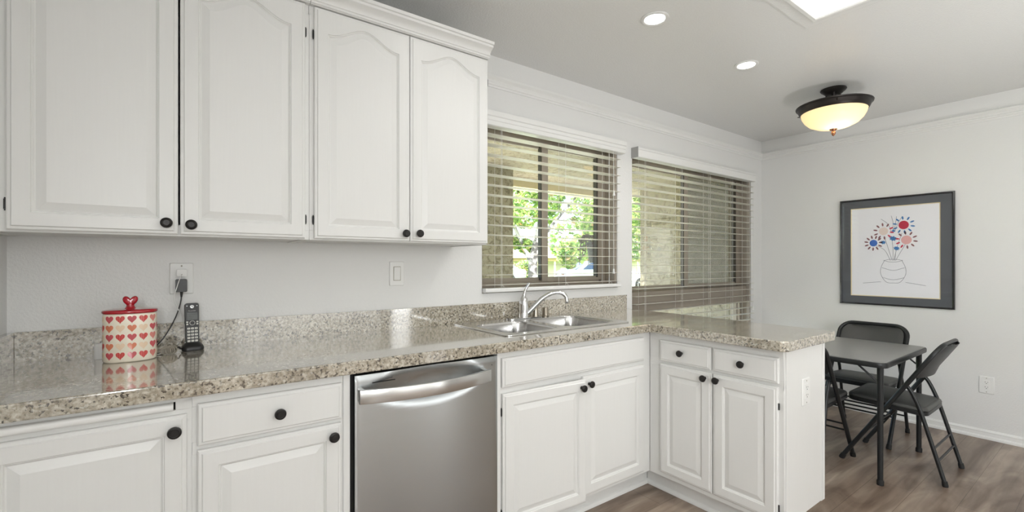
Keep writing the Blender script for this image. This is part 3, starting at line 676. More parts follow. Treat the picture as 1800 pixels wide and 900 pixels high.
# ------------------------------------------------------------------ outlets, switch
def plate(mb, w=.076, h=.120, t=.006):
    mb.rings([[(x, -d, z) for x, z in rrect(-w / 2 + i, w / 2 - i, -h / 2 + i, h / 2 - i, .004, 3)] for i, d in ((0, 0), (0, t - .003), (.003, t))], True, True)
def orient(loc, face):
    R = {'s': 0, 'w': PI / 2 * 3}[face]       # plate modelled facing -y
    return Matrix.Translation(loc) @ Matrix.Rotation(R, 4, 'Z')
def outlet(label, loc, face):
    t = thing('wall_outlet', label, 'outlet', loc, 'duplex power outlets'); M = orient(loc, face)
    mb = MB(); plate(mb); build('cover_plate', mb.xf(M), 'plate_plastic', t, smooth=30)
    mb = MB(); mb.flat([rrect(-.0165, .0165, -.033, .033, .003, 3)], .006, .0085, lambda u, v, w: (u, -w, v)); build('receptacle', mb.xf(M), 'white_plastic', t, smooth=30)
    mb = MB()
    for zc in (-.017, .017):
        mb.box(-.0075, -.0055, -.0088, -.008, zc + .000, zc + .008); mb.box(.0055, .0075, -.0088, -.008, zc + .001, zc + .007); mb.lathe([(.0026, -.0088), (.0026, -.008)], (0, 0, zc - .006), 'y', 10)
    build('slots', mb.xf(M), 'slot_dark', t, smooth=0)
    for zc in (-.048, .048): build('screw', MB().lathe([(.003, -.0068), (.003, -.0055)], (0, 0, zc), 'y', 10).xf(M), 'cord_grey', t, smooth=0)
    return t
e = .0004
outlet('white wall outlet with chargers plugged in, left above the phone', (.001, YN - e, 1.178), 's')
outlet('white wall outlet low on the wall under the framed picture', (XE - e, .628, .379), 'w')
outlet('white outlet on the end panel of the peninsula', (2.253, PY0 - .0022 - e, .665), 's')
t = thing('light_switch', 'white rocker light switch between the wall cabinets and counter', 'switch', (.865, YN - e, 1.185)); M = orient((.865, YN - e, 1.185), 's')
mb = MB(); plate(mb); build('cover_plate', mb.xf(M), 'plate_plastic', t, smooth=30)
mb = MB(); mb.flat([rrect(-.019, .019, -.035, .035, .002, 2)], .0055, .0062, lambda u, v, w: (u, -w, v)); build('switch_gap', mb.xf(M), 'cord_grey', t, smooth=0)
mb = MB(); mb.rings([[(x, -d - .0015 * (z / .03), z) for x, z in rrect(-.0165 + i, .0165 - i, -.0325 + i, .0325 - i, .002, 2)] for i, d in ((0, .006), (0, .008), (.001, .009))]); build('rocker', mb.xf(M), 'white_plastic', t, smooth=30)

# ------------------------------------------------------------------ things on the counter
ZT = .9142
# heart jar: superellipse body
JX, JY, ax, by, JH = -.138, 1.985, .070, .056, .158
def sup(a, sx, sy, e=2.5):
    c_, s_ = math.cos(a), math.sin(a)
    return (math.copysign(abs(c_) ** (2 / e), c_) * sx, math.copysign(abs(s_) ** (2 / e), s_) * sy)
def srng(sx, sy, z, n=72): return [(JX + sup(2 * PI * k / n, sx, sy)[0], JY + sup(2 * PI * k / n, sx, sy)[1], z) for k in range(n)]
t = thing('heart_jar', 'cream ceramic canister with rows of red and pink hearts and a red lid', 'jar', (JX, JY, ZT))
mb = MB(); mb.rings([srng(ax - .006 + dx, by - .006 + dx, ZT + z) for dx, z in ((0, 0), (.004, .001), (.006, .005), (.006, JH - .006), (.0055, JH - .002), (.003, JH))])
# hearts laid on the surface
N = 720; tab = [(0, *sup(-PI / 2, ax, by))]
for k in range(1, N // 2 + 1):
    x, y = sup(-PI / 2 + PI * k / (N // 2), ax, by); s0, xx, yy = tab[-1]; tab.append((s0 + math.hypot(x - xx, y - yy), x, y))
def onsurf(s):
    sg = 1 if s >= 0 else -1; q = abs(s); q = min(q, tab[-1][0] - 1e-5); lo = 0
    import bisect
    i = max(1, bisect.bisect_left([r[0] for r in tab], q)); a_, b_ = tab[i - 1], tab[i]; f_ = (q - a_[0]) / max(1e-9, b_[0] - a_[0])
    x = (a_[1] + (b_[1] - a_[1]) * f_) * sg; y = a_[2] + (b_[2] - a_[2]) * f_
    tx, ty = (b_[1] - a_[1]) * sg, b_[2] - a_[2]; l = math.hypot(tx, ty) or 1
    nx, ny = (ty / l, -tx / l)
    if nx * x + ny * y < 0: nx, ny = -nx, -ny
    return x, y, nx, ny
PAT = {0: (1, 3, 1, 3, 1), 1: (5, 4, 5, 4, 5), 2: (2, 1, 2, 1, 2), 3: (4, 1, 4, 1, 4), 4: (5, 4, 5, 4, 5), -1: (5, 4, 5, 4, 5), -2: (1, 3, 1, 3, 1), -3: (4, 5, 4, 5, 4), -4: (1, 3, 1, 3, 1)}
hp = []
for k in range(28):
    a = 2 * PI * k / 28; hx_ = 16 * math.sin(a) ** 3; hz_ = 13 * math.cos(a) - 5 * math.cos(2 * a) - 2 * math.cos(3 * a) - math.cos(4 * a); hp.append((hx_ / 16, (hz_ + 2.5) / 13.5))
for ci in range(-4, 5):
    sc_ = (ci + .27) * .0295
    for ri in range(5):
        zc = ZT + .139 - .0293 * ri; kind = PAT[ci][ri]; cen = None; vs = []
        def pt(du, dz, off=.00045):
            x, y, nx, ny = onsurf(sc_ + du); return mb.bm.verts.new((JX + x + nx * off, JY + y + ny * off, zc + dz))
        r1 = [pt(u * .0118, v * .0115, -.0003) for u, v in hp]; r2 = [pt(u * .0118, v * .0115) for u, v in hp]; r3 = [pt(u * .0059, v * .0057, .0005) for u, v in hp]; cen = pt(0, 0, .0005)
        for k in range(28):
            k2 = (k + 1) % 28; mb.face([r1[k], r1[k2], r2[k2], r2[k]], kind); mb.face([r2[k], r2[k2], r3[k2], r3[k]], kind); mb.face([r3[k], r3[k2], cen], kind)
build('jar_body', mb, ['jar_cream', 'heart_rose', 'heart_pink', 'heart_orange', 'heart_pale', 'heart_red'], t, smooth=50)
mb = MB(); mb.rings([srng(ax + dx, by + dx, ZT + JH + z) for dx, z in ((-.004, .0005), (.0015, .0008), (.0030, .003), (.003, .008), (.0005, .0105), (-.012, .0125), (-.03, .0135))])
lid = build('lid', mb, 'jar_red', t, smooth=50)
mb = MB(); rs = []
hz0 = ZT + JH + .035
for off, sc in ((-.013, .45), (-.0115, .80), (-.007, .96), (0, 1.0), (.007, .96), (.0115, .80), (.013, .45)):
    rs.append([(JX + math.copysign(abs(u) ** .72, u) * .0205 * sc, JY + off * .8, hz0 + v * .0185 * sc) for u, v in hp])
mb.rings(rs); mb.lathe([(.018, ZT + JH + .012), (.013, ZT + JH + .016), (.0105, ZT + JH + .022), (.011, ZT + JH + .032)], (JX, JY, 0), seg=20)
build('heart_knob', mb, 'jar_red', lid, smooth=60)
# plug pack seen behind the jar
t = thing('plug_pack', 'small white plug pack half hidden behind the heart jar', 'charger', (-.222, 2.06, ZT))
build('case', MB().flat([rrect(-.236, -.204, 2.045, 2.075, .008, 4)], ZT, ZT + .052), 'white_plastic', t, bevel=.004, seg=3, smooth=40)
# chargers in the outlet
t = thing('usb_charger', 'white plug-in charger in the upper socket with thin white cable', 'charger', (.0, 2.15, 1.197))
build('case', MB().flat([rrect(-.014, .018, 1.186, 1.214, .005, 3)], 2.125, 2.1569, lambda u, v, w: (u, w, v)), 'white_plastic', t, bevel=.003, seg=2, smooth=40)
build('cable', MB().tube(spl([(.002, 2.126, 1.194), (-.002, 2.105, 1.188), (-.014, 2.105, 1.145), (-.022, 2.11, 1.105), (-.010, 2.115, 1.065), (.003, 2.118, 1.035), (.010, 2.12, .99), (.012, 2.125, .945), (.020, 2.128, .9175)], 8), .0016, 8), 'cord_white', t, smooth=60)
t = thing('phone_adapter', 'black power adapter in the lower socket with black cord', 'charger', (.0, 2.15, 1.16))
mb = MB().flat([rrect(-.018, .018, 1.128, 1.176, .004, 3)], 2.118, 2.1569, lambda u, v, w: (u, w, v)); mb.tube([(.001, 2.137, 1.130), (.0, 2.137, 1.108)], [.0055, .003], 10)
build('case', mb, 'black_plastic', t, bevel=.002, smooth=40)
build('cord', MB().tube(spl([(.0, 2.137, 1.112), (-.002, 2.134, 1.09), (-.012, 2.12, 1.05), (-.030, 2.10, 1.005), (-.052, 2.09, .965), (-.075, 2.085, .935), (-.09, 2.075, .9185), (-.075, 2.05, .9168), (-.052, 2.03, .9168)], 8), .0021, 8), 'black_plastic', t, smooth=60)
# bundled cord beside the cradle
pts = []
for k in range(0, 150):
    a = k / 150 * 2 * PI * 5.2; pts.append((-.028 + .0048 * math.cos(a) + .00005 * k, 2.038 + .020 * math.cos(a * 1.02) * .2 + .002, ZT + .0125 + .0098 * math.sin(a)))
P2 = []
for k in range(140):
    a = k / 140 * 2 * PI * 5; q = k / 140
    P2.append((-.050 + .030 * q + .012 * math.sin(a), 2.015 + .010 * math.cos(a * .5), ZT + .0150 + .0125 * math.cos(a)))
t = thing('cord_bundle', 'twisted bundle of thin beige cord between the jar and the phone cradle', 'cord', (-.03, 2.03, ZT))
build('coil', MB().tube(P2, .0023, 6), 'cord_grey', t, smooth=60)
build('tail', MB().tube(spl([(-.0485, 2.028, ZT + .004), (-.056, 2.02, ZT + .005), (-.066, 2.02, ZT + .003), (-.085, 2.04, ZT + .0022)], 6), .0018, 6), 'cord_white', t, smooth=60)
build('twist_end', MB().tube(spl([(-.018, 2.03, ZT + .012), (-.008, 2.035, ZT + .02), (-.003, 2.045, ZT + .012), (.004, 2.052, ZT + .010)], 6), .0025, 6), 'black_plastic', t, smooth=60)
# cordless phone: cradle and handset (local frame, x right, -y front)
PM = Matrix.Translation((.034, 2.068, ZT)) @ Matrix.Rotation(math.radians(6), 4, 'Z')
t = thing('phone_cradle', 'black charging cradle standing on the counter', 'phone cradle', (.034, 2.068, ZT))
mb = MB(); mb.rings([[(x * sx, y * sy + dy, z) for x, y in rrect(-.034, .034, -.030, .030, .018, 6)] for sx, sy, dy, z in ((.97, .97, 0, 0), (1, 1, 0, .003), (1, 1, 0, .010), (.93, .90, .001, .017), (.72, .62, .004, .027), (.62, .45, .006, .030))])
build('cradle_body', mb.xf(PM), 'black_plastic', t, smooth=50)
h = thing('phone_handset', 'black cordless phone handset with white keys standing in its cradle', 'phone', (.034, 2.068, ZT + .02))
HM = PM @ Matrix.Translation((0, .004, .022)) @ Matrix.Rotation(math.radians(-9), 4, 'X')
def hs(mb): return mb.xf(HM)
mb = MB(); oo = rrect(-.0225, .0225, 0, .152, .009, 5)
mb.rings([[( (x) * (1 - i / .03) * (.92 + .08 * min(1, z / .13)), y, .076 + (z - .076) * (1 - i / .08)) for x, z in oo] for i, y in ((.004, .012), (0, .009), (0, -.006), (.0018, -.009))])
hb = build('shell', hs(mb), 'black_plastic', h, smooth=45)
def fl(x0, x1, z0, z1, y0=-.0088, y1=-.0098, r=.0012): return hs(MB().flat([rrect(x0, x1, z0, z1, r, 2)], y0, y1, lambda u, v, w: (u, w, v)))
build('screen', fl(-.016, .016, .089, .116), 'screen_lcd', h, smooth=0)
mb = MB()
for k in range(3):
    mb.flat([rrect(-.013, .009 - .004 * k, .108 - .007 * k, .1088 - .007 * k, .0003, 1)], -.0098, -.00995, lambda u, v, w: (u, w, v))
build('screen_text', hs(mb), 'slot_dark', h, smooth=0)
mb = MB()
for r_ in range(5):
    for c_ in range(3):
        x = -.0115 + .0115 * c_; z = .057 - .0115 * r_; mb.flat([rrect(x - .0044, x + .0044, z - .0036, z + .0036, .0012, 2)], -.0088, -.0102, lambda u, v, w: (u, w, v))
for x in (-.0155, .0155):
    for z in (.073, .081): mb.flat([rrect(x - .003, x + .003, z - .0026, z + .0026, .001, 2)], -.0088, -.0102, lambda u, v, w: (u, w, v))
build('keypad', hs(mb), 'key_white', h, smooth=0)
mb = MB().lathe([(.0085, -.0088), (.0085, -.0104), (.0072, -.0104), (.0072, -.0088)], (0, 0, .077), 'y', 24, False); build('navigation_ring', hs(mb), 'key_white', h)
mb = MB().lathe([(.0070, -.0088), (.0070, -.0105), (.004, -.0108)], (0, 0, .077), 'y', 24); build('navigation_key', hs(mb), 'black_plastic', h)
mb = MB().lathe([(.006, -.0085), (.006, -.0098), (.005, -.0098), (.0045, -.009)], (0, 0, .138), 'y', 20); mb.box(-.017, -.014, -.0095, -.0085, .140, .142); mb.box(.014, .017, -.0095, -.0085, .140, .142)
build('earpiece', hs(mb), 'chrome', h)
def text_mb(items, depth=.0002):
    bm = MB()
    for txt, size, x, z, y in items:
        cu = bpy.data.curves.new('t', 'FONT'); cu.body = txt; cu.size = size; cu.align_x = 'CENTER'; cu.align_y = 'CENTER'; cu.resolution_u = 2
        ob = bpy.data.objects.new('t', cu); me = ob.to_mesh()
        vs = [bm.bm.verts.new((x + v.co.x, y, z + v.co.y)) for v in me.vertices]
        for p in me.polygons: bm.face([vs[i] for i in p.vertices])
        ob.to_mesh_clear(); bpy.data.objects.remove(ob); bpy.data.curves.remove(cu)
    return bm
keys = ['1', '2', '3', '4', '5', '6', '7', '8', '9', '*', '0', '#', '-', '=', '+']
build('key_digits', hs(text_mb([(keys[i], .0068, -.0115 + .0115 * (i % 3), .057 - .0115 * (i // 3), -.0103) for i in range(12)])), 'slot_dark', h, smooth=0)
build('brand_text', hs(text_mb([('Panasonic', .0058, 0, .1225, -.0093)])), 'text_white', h, smooth=0)

# ------------------------------------------------------------------ framed picture on the east wall
t = thing('framed_picture', 'black framed flower print with dark grey mat on the dining wall', 'picture', (XE, 1.145, 1.33))
py0, py1, pz0, pz1 = .787, 1.504, .895, 1.766
PX = lambda u, v, w: (XE - w, u, v)
rr4 = lambda i: [(py0 + i, pz0 + i), (py1 - i, pz0 + i), (py1 - i, pz1 - i), (py0 + i, pz1 - i)]
mb = MB(); mb.rings([[PX(u, v, w) for u, v in rr4(i)] for i, w in ((0, .0005), (0, .020), (.003, .024), (.009, .025), (.013, .021), (.014, .008), (.014, .0005))], False, False)
build('frame', mb, 'frame_black', t, smooth=35)
q0, q1, r0, r1 = .873, 1.422, .972, 1.686
inn = lambda i: [(q0 + i, r0 + i), (q1 - i, r0 + i), (q1 - i, r1 - i), (q0 + i, r1 - i)]
build('mat_board', MB().flat([rr4(.0135), inn(-.006)[::-1]], .006, .011, PX), 'mat_grey', t, smooth=0)
mb = MB(); mb.rings([[PX(u, v, w) for u, v in inn(i)] for i, w in ((-.006, .0062), (-.006, .0108), (0, .0065), (0, .006))], False, False); build('mat_bevel', mb, 'bevel_cream', t, smooth=0)
pp = build('print', MB().flat([inn(-.003)], .003, .006, PX), 'print_paper', t, smooth=0)
def A(fx, fz): return (q1 - fx * (q1 - q0), r1 - fz * (r1 - r0))     # fraction from the upper left as seen
def stroke(mb, pts, w=.0022):
    P3 = spl([(a, b, 0) for a, b in (A(*p) for p in pts)], 6)
    L = []; R = []
    for i, p in enumerate(P3):
        tdir = (P3[min(i + 1, len(P3) - 1)] - P3[max(i - 1, 0)]).normalized(); nrm = Vector((-tdir.y, tdir.x, 0)) * w / 2
        L.append(mb.bm.verts.new(PX((p + nrm).x, (p + nrm).y, .0063))); R.append(mb.bm.verts.new(PX((p - nrm).x, (p - nrm).y, .0063)))
    for i in range(len(P3) - 1): mb.face([L[i], L[i + 1], R[i + 1], R[i]])
def blob(mb, fx, fz, rx, rz, ang=0, n=12, jag=0, w=.0064):
    cx, cz = A(fx, fz); vs = []
    for k in range(n):
        a = 2 * PI * k / n; m_ = 1 - (jag if k % 2 else 0); x = rx * math.cos(a) * m_; z = rz * math.sin(a) * m_
        vs.append(mb.bm.verts.new(PX(cx + x * math.cos(ang) - z * math.sin(ang), cz + x * math.sin(ang) + z * math.cos(ang), w)))
    mb.face(vs)
mb = MB()
for pts in ([(.47, .60), (.40, .48), (.28, .42)], [(.49, .60), (.44, .45), (.41, .36)], [(.50, .60), (.50, .48), (.49, .38)], [(.51, .60), (.55, .44), (.60, .30)], [(.53, .60), (.59, .50), (.64, .42)], [(.52, .60), (.53, .52), (.54, .47)],
            [(.48, .28), (.44, .19), (.36, .13)], [(.50, .28), (.50, .18), (.48, .10)], [(.52, .28), (.56, .18), (.60, .12)], [(.51, .28), (.53, .18), (.54, .11)],
            [(.40, .60), (.36, .68), (.36, .76), (.42, .84), (.50, .85), (.58, .84), (.64, .76), (.64, .68), (.60, .60)], [(.39, .60), (.46, .615), (.54, .615), (.61, .60)], [(.39, .60), (.46, .588), (.54, .588), (.61, .60)],
            [(.37, .68), (.50, .71), (.63, .68)], [(.375, .79), (.50, .815), (.625, .79)], [(.14, .86), (.36, .84)], [(.64, .84), (.86, .87)]): stroke(mb, pts)
build('line_drawing', mb, 'ink_grey', pp, smooth=0)
def flower(fx, fz, rc_, rp, cm, pm, n, alt=None):
    mb = MB(); blob(mb, fx, fz, rc_, rc_ * 1.05, n=14); mb.mi = 1; cx, cz = A(fx, fz)
    for k in range(n):
        a = 2 * PI * k / n + .2; ux, uz = math.cos(a) * rp, math.sin(a) * rp
        if alt and k in alt: mb.mi = 2
        else: mb.mi = 1
        f2 = (q1 - (cx + ux)) / (q1 - q0), (r1 - (cz + uz)) / (r1 - r0); blob(mb, f2[0], f2[1], .0145, .006, a, 8)
    build('flower', mb, [cm, pm, 'ink_red'], pp, smooth=0)
flower(.27, .40, .026, .049, 'ink_royal', 'ink_brown', 11); flower(.39, .27, .030, .054, 'ink_beige', 'ink_brown', 10, (4, 5, 6))
flower(.62, .21, .032, .056, 'ink_red', 'ink_blue', 10); flower(.65, .375, .033, .056, 'ink_pink', 'ink_brown', 10, (8, 9, 0))
for fx_, fz_, s_ in ((.50, .355, .027), (.385, .395, .020), (.54, .465, .022), (.505, .27, .013)):
    mb = MB(); blob(mb, fx_, fz_, s_, s_ * .8, .3, 16, .35); build('blue_bud', mb, 'ink_blue', pp, smooth=0)
build('picture_glass', MB().flat([rr4(.0138)], .0125, .0135, PX), 'picture_glass', t, smooth=0)

# ------------------------------------------------------------------ folding table
t = thing('card_table', 'square folding card table with dark grey vinyl top and black legs', 'table', (3.52, 1.24, 0))
tx0, tx1, ty0, ty1, th = 3.100, 3.953, .806, 1.674, .690
rrt = lambda i, r: rrect(tx0 + i, tx1 - i, ty0 + i, ty1 - i, r, 6)
mb = MB(); mb.rings([[(x, y, z) for x, y in rrt(i, r)] for i, r, z in ((.030, .02, th - .030), (.003, .045, th - .032), (0, .05, th - .026), (0, .05, th - .010), (.003, .045, th - .004), (.008, .04, th - .003))])
build('table_rim', mb, 'chair_metal', t, smooth=50)
mb = MB(); mb.rings([[(x, y, z) for x, y in rrt(i, r)] for i, r, z in ((.010, .04, th - .004), (.0105, .04, th - .001), (.013, .038, th), (.03, .03, th + .0005))]); build('table_top', mb, 'table_vinyl', t, smooth=40)
for sx in (0, 1):
    for sy in (0, 1):
        x = (3.150, 3.908)[sx]; y = (.845, 1.635)[sy]; dx = (1, -1)[sx]; dy = (1, -1)[sy]
        mb = MB(); mb.tube([(x, y, .022), (x, y, .50), (x, y, th - .03)], [.0135, .0145, .016], 14); lg = build('leg', mb, 'chair_metal', t, smooth=50)
        build('foot_cap', MB().lathe([(.013, .001), (.017, .002), (.0175, .022), (.0155, .028), (.0145, .030)], (x, y, 0), seg=16), 'black_rubber', lg, smooth=40)
        mb = MB()
        for off in (-.006, .006): mb.tube([(x + off, y + dy * .014, th - .115), (x + off, y + dy * .11, th - .030)], .0035, 6)
        build('leg_brace', mb, 'chair_metal', t)

# ------------------------------------------------------------------ folding chairs (local: faces +y)
def U_path(hw, p0, p1, r, n=8):
    """from foot p0=(y,z) to top p1=(y,z); rounded inverted U in the slanted plane"""
    d = Vector((0, p1[0] - p0[0], p1[1] - p0[1])); L = d.length; d.normalize()
    pts = []
    def at(x, s): return (x, p0[0] + d.y * s, p0[1] + d.z * s)
    pts.append(at(-hw, 0)); pts.append(at(-hw, L * .5)); 
    for k in range(n + 1):
        a = PI - PI / 2 * k / n; pts.append(at(-hw + r + r * math.cos(a), L - r + r * math.sin(a)))
    for k in range(n + 1):
        a = PI / 2 - PI / 2 * k / n; pts.append(at(hw - r + r * math.cos(a), L - r + r * math.sin(a)))
    pts.append(at(hw, L * .5)); pts.append(at(hw, 0)); return pts, at, L
def make_chair(label):
    c = thing('folding_chair', label, 'chair', (0, 0, 0), 'black folding chairs around the card table')
    hw = .210
    pts, at, L = U_path(hw, (.240, .018), (-.222, .775), .085)
    build('back_frame', MB().tube(pts, .0125, 12), 'chair_metal', c, smooth=60)
    # backrest: padded front on a curved steel panel
    def panel(yo, th_, sc, s0, s1, name, mt):
        nx, ns = 16, 8; F = []; Bk = []
        for j in range(ns + 1):
            s = s0 + (s1 - s0) * j / ns; rowF = []; rowB = []
            over = max(0, s - (L - .085)); w = hw - (.085 - math.sqrt(max(0, .085 ** 2 - over ** 2)) if over > 0 else 0)
            low = max(0, (s0 + .05) - s) / .05; w -= .018 * low * low
            for i in range(nx + 1):
                q = -1 + 2 * i / nx; bow = -.034 * (1 - q * q); lip = -.012 * low
                p = at(q * w * sc, s); puff = th_ * (1 - abs(q) ** 6) * (1 - abs(2 * j / ns - 1) ** 6)
                rowF.append((p[0], p[1] + bow + lip + yo + puff, p[2] + puff * .3)); rowB.append((p[0], p[1] + bow + lip + yo - .003, p[2]))
            F.append(rowF); Bk.append(rowB)
        mb = MB(); VF = [[mb.bm.verts.new(p) for p in r] for r in F]; VB = [[mb.bm.verts.new(p) for p in r] for r in Bk]
        for j in range(ns):
            for i in range(nx): mb.face([VF[j][i], VF[j][i + 1], VF[j + 1][i + 1], VF[j + 1][i]]); mb.face([VB[j][i + 1], VB[j][i], VB[j + 1][i], VB[j + 1][i + 1]])
        for i in range(nx): mb.face([VF[0][i + 1], VF[0][i], VB[0][i], VB[0][i + 1]]); mb.face([VF[ns][i], VF[ns][i + 1], VB[ns][i + 1], VB[ns][i]])
        for j in range(ns): mb.face([VF[j][0], VF[j + 1][0], VB[j + 1][0], VB[j][0]]); mb.face([VF[j + 1][nx], VF[j][nx], VB[j][nx], VB[j + 1][nx]])
        return build(name, mb, mt, c, smooth=50)
    panel(-.002, .002, 1.0, L - .235, L - .004, 'back_panel', 'chair_metal')
    panel(.003, .012, .90, L - .205, L - .018, 'back_cushion', 'chair_vinyl')
    # seat
    def so(i, z, puff=0):
        o = []
        for x, y in rrect(-.200 + i, .200 - i, -.160 + i, .222 - i, .045, 6):
            k = (y + .16) / .38; o.append((x * (.93 + .07 * k), y, z - .020 * (1 - k)))
        return o
    build('seat_pan', MB().rings([so(.004, .380), so(0, .383), so(0, .402), so(.003, .405)]), 'chair_metal', c, smooth=40)
    build('seat_cushion', MB().rings([so(.002, .4052), so(-.001, .410), so(.003, .421), so(.010, .426), so(.016, .4245), so(.022, .427), so(.05, .433), so(.10, .436)]), 'chair_vinyl', c, smooth=50)
    for s in (-1, 1):
        x = s * .188
        lg = build('rear_leg', MB().tube(spl([(x, -.068, .525), (x, -.092, .49), (x, -.122, .42), (x * 1.02, -.150, .33), (x * 1.04, -.236, .020)], 5), .0105, 10), 'chair_metal', c, smooth=60)
        build('foot_cap', MB().tube([(x * 1.04, -.2345, .030), (x * 1.04, -.2375, .010), (x * 1.04, -.239, .001)], [.013, .0145, .0135], 12), 'black_rubber', lg, smooth=40)
        build('foot_cap', MB().tube([(s * hw, .2335, .028), (s * hw, .243, .008), (s * hw, .246, .001)], [.0145, .016, .015], 12), 'black_rubber', c, smooth=40)
        build('side_link', MB().tube([(x, -.075, .515), (s * hw, -.064, .515)], .006, 8), 'chair_metal', c)
    mb = MB()
    for z in (.128, .192):
        y = -.150 - .086 * (.33 - z) / .31; mb.tube([(-.192, y, z), (.192, y, z)], .006, 8)
    build('stretcher', mb, 'chair_metal', c, smooth=60)
    mb = MB()
    for z in (.19, .235): mb.tube([(-hw, .240 - .610 * (z - .018), z), (hw, .240 - .610 * (z - .018), z)], .0058, 8)
    build('front_stretcher', mb, 'chair_metal', c, smooth=60)
    return c
ch = make_chair('black padded folding chair seen from the side at the near right of the table')
ch.location = (3.610, .865, 0); ch.rotation_euler = (0, 0, 0)
c2 = copy_tree(ch); c2.location = (4.045, 1.185, 0); c2.rotation_euler = (0, 0, PI / 2)
c2['label'] = 'black padded folding chair between the card table and the picture wall'
c3 = copy_tree(ch); c3.location = (3.236, 1.284, 0); c3.rotation_euler = (0, 0, -PI / 2)
c3['label'] = 'black padded folding chair half hidden behind the peninsula'

# ------------------------------------------------------------------ outside
FV = Vector((.5878, .809, 0)); RV = Vector((.809, -.5878, 0))
def wp(u, tt, z): a = (u - 900) / 800; p = (FV + RV * a) * tt; return Vector((p.x, p.y, z))
gz = lambda tt: -.06 - max(0, tt - 5) * .0115
struct(build('porch_floor', MB().box(-4, 16, YN + T + .01, 8.2, -.25, -.12), 'concrete', smooth=0), 'concrete porch floor extended outward to bounce sunlight')  # unseen slab, stretched past the porch roof so sunlight bounces indoors
mb = MB(); v = []
for tt, s0, s1 in ((4.2, -30, 30), (110, -120, 120)):
    for s in (s0, s1):
        p = FV * tt + RV * s; v.append(mb.bm.verts.new((p.x, p.y, gz(tt) - .2)))
mb.face([v[0], v[1], v[3], v[2]]); struct(build('ground', mb, 'lawn', smooth=0), 'lawn and drive outside')
# porch ceiling, beam, pillar and side wall
struct(build('porch_ceiling', MB().box(-1, 12, YN + T + .001, 4.78, 2.30, 2.45), 'stucco', smooth=0), 'rough beige stucco porch ceiling')
mb = MB(); mb.box(-1, 5.36, 4.55, 4.78, 2.19, 2.299); struct(build('porch_beam', mb, 'fascia_paint', smooth=0, bevel=.004), 'cream beam at the porch edge')
tag(build('stucco_pillar', MB().box(2.45, 3.02, 4.12, 4.54, -.12, 2.2995), 'stucco', smooth=0, bevel=.02), 'rough beige stucco pillar seen at the left edge of the sink window', 'pillar')
struct(build('wall_porch', MB().box(5.40, 5.62, YN + T + .01, 4.26, -.12, 2.2995), 'stucco', smooth=0), 'beige stucco porch side wall behind the tall window')
struct(build('wall_exterior', MB().box(4.9, 5.39, YN + T + .01, YN + T + .10, -.12, 2.2995), 'stucco', smooth=0))
# hanging planter
hp0 = wp(1049, 5.55, 1.20)
t = thing('hanging_planter', 'dark hanging pot with trailing vine under the porch ceiling', 'planter', tuple(hp0))
build('pot', MB().lathe([(.085, .02), (.09, .02), (.125, .24), (.135, .245), (.135, .27), (.125, .27), (.115, .24), (.01, .24)], (hp0.x, hp0.y, 1.22), seg=28), 'pot_dark', t, smooth=35)
mb = MB()
for k in range(3):
    a = 2 * PI * k / 3; mb.tube([(hp0.x + .13 * math.cos(a), hp0.y + .13 * math.sin(a), 1.48), (hp0.x, hp0.y, 2.2)], .0025, 5)
mb.tube([(hp0.x, hp0.y, 2.2), (hp0.x, hp0.y, 2.299)], .003, 5); build('hanger', mb, 'pot_dark', t)
mb = MB(); rnd = random.Random(5)
for k in range(13):
    a = 2 * PI * k / 13 + .3; dx, dy = math.cos(a), math.sin(a); dr = rnd.uniform(.08, .34)
    P_ = spl([(hp0.x + .06 * dx, hp0.y + .06 * dy, 1.48), (hp0.x + .13 * dx, hp0.y + .13 * dy, 1.57), (hp0.x + .19 * dx, hp0.y + .19 * dy, 1.52), (hp0.x + .21 * dx, hp0.y + .21 * dy, 1.49 - dr)], 5); mb.tube(P_, .005, 5)
    for p in P_[4::2]:
        for _ in range(2):
            q = p + Vector([rnd.uniform(-.02, .02) for _ in range(3)]); ax_ = Vector([rnd.uniform(-1, 1) for _ in range(3)]).normalized(); bx_ = ax_.orthogonal().normalized()
            vs = [mb.bm.verts.new(q + ax_ * a_ * .032 + bx_ * b_ * .018) for a_, b_ in ((-1, 0), (0, -1), (1, 0), (0, 1))]; mb.face(vs)
build('vine', mb, 'vine_dark', t, smooth=0)
# trees
def leaf_cloud(centers, n, size, seed, mats=4):
    mb = MB(); rnd = random.Random(seed)
    for _ in range(n):
        c_, r_ = rnd.choice(centers); 
        d_ = Vector((rnd.gauss(0, 1), rnd.gauss(0, 1), rnd.gauss(0, 1))); d_.normalize(); p = Vector(c_) + d_ * r_ * rnd.uniform(.55, 1) ** .6
        a_ = Vector((rnd.gauss(0, 1), rnd.gauss(0, 1), rnd.gauss(0, .7))).normalized(); b_ = a_.orthogonal().normalized(); n_ = a_.cross(b_)
        s = size * rnd.uniform(.7, 1.3); mi = rnd.choices(range(mats), (5, 5, 2.2, .9))[0]
        c0_ = mb.bm.verts.new(p + n_ * s * .12)
        vs = [mb.bm.verts.new(p + (a_ * x + b_ * y) * s) for x, y in ((1.1, 0), (.3, .32), (.35, .85), (-.2, .5), (-.7, .6), (-.5, 0), (-.7, -.6), (-.2, -.5), (.35, -.85), (.3, -.32))]
        for k in range(10): mb.face([vs[k], vs[(k + 1) % 10], c0_], mi)
    return mb
LM = ['leaf_green', 'leaf_light', 'leaf_dark', 'leaf_rust']
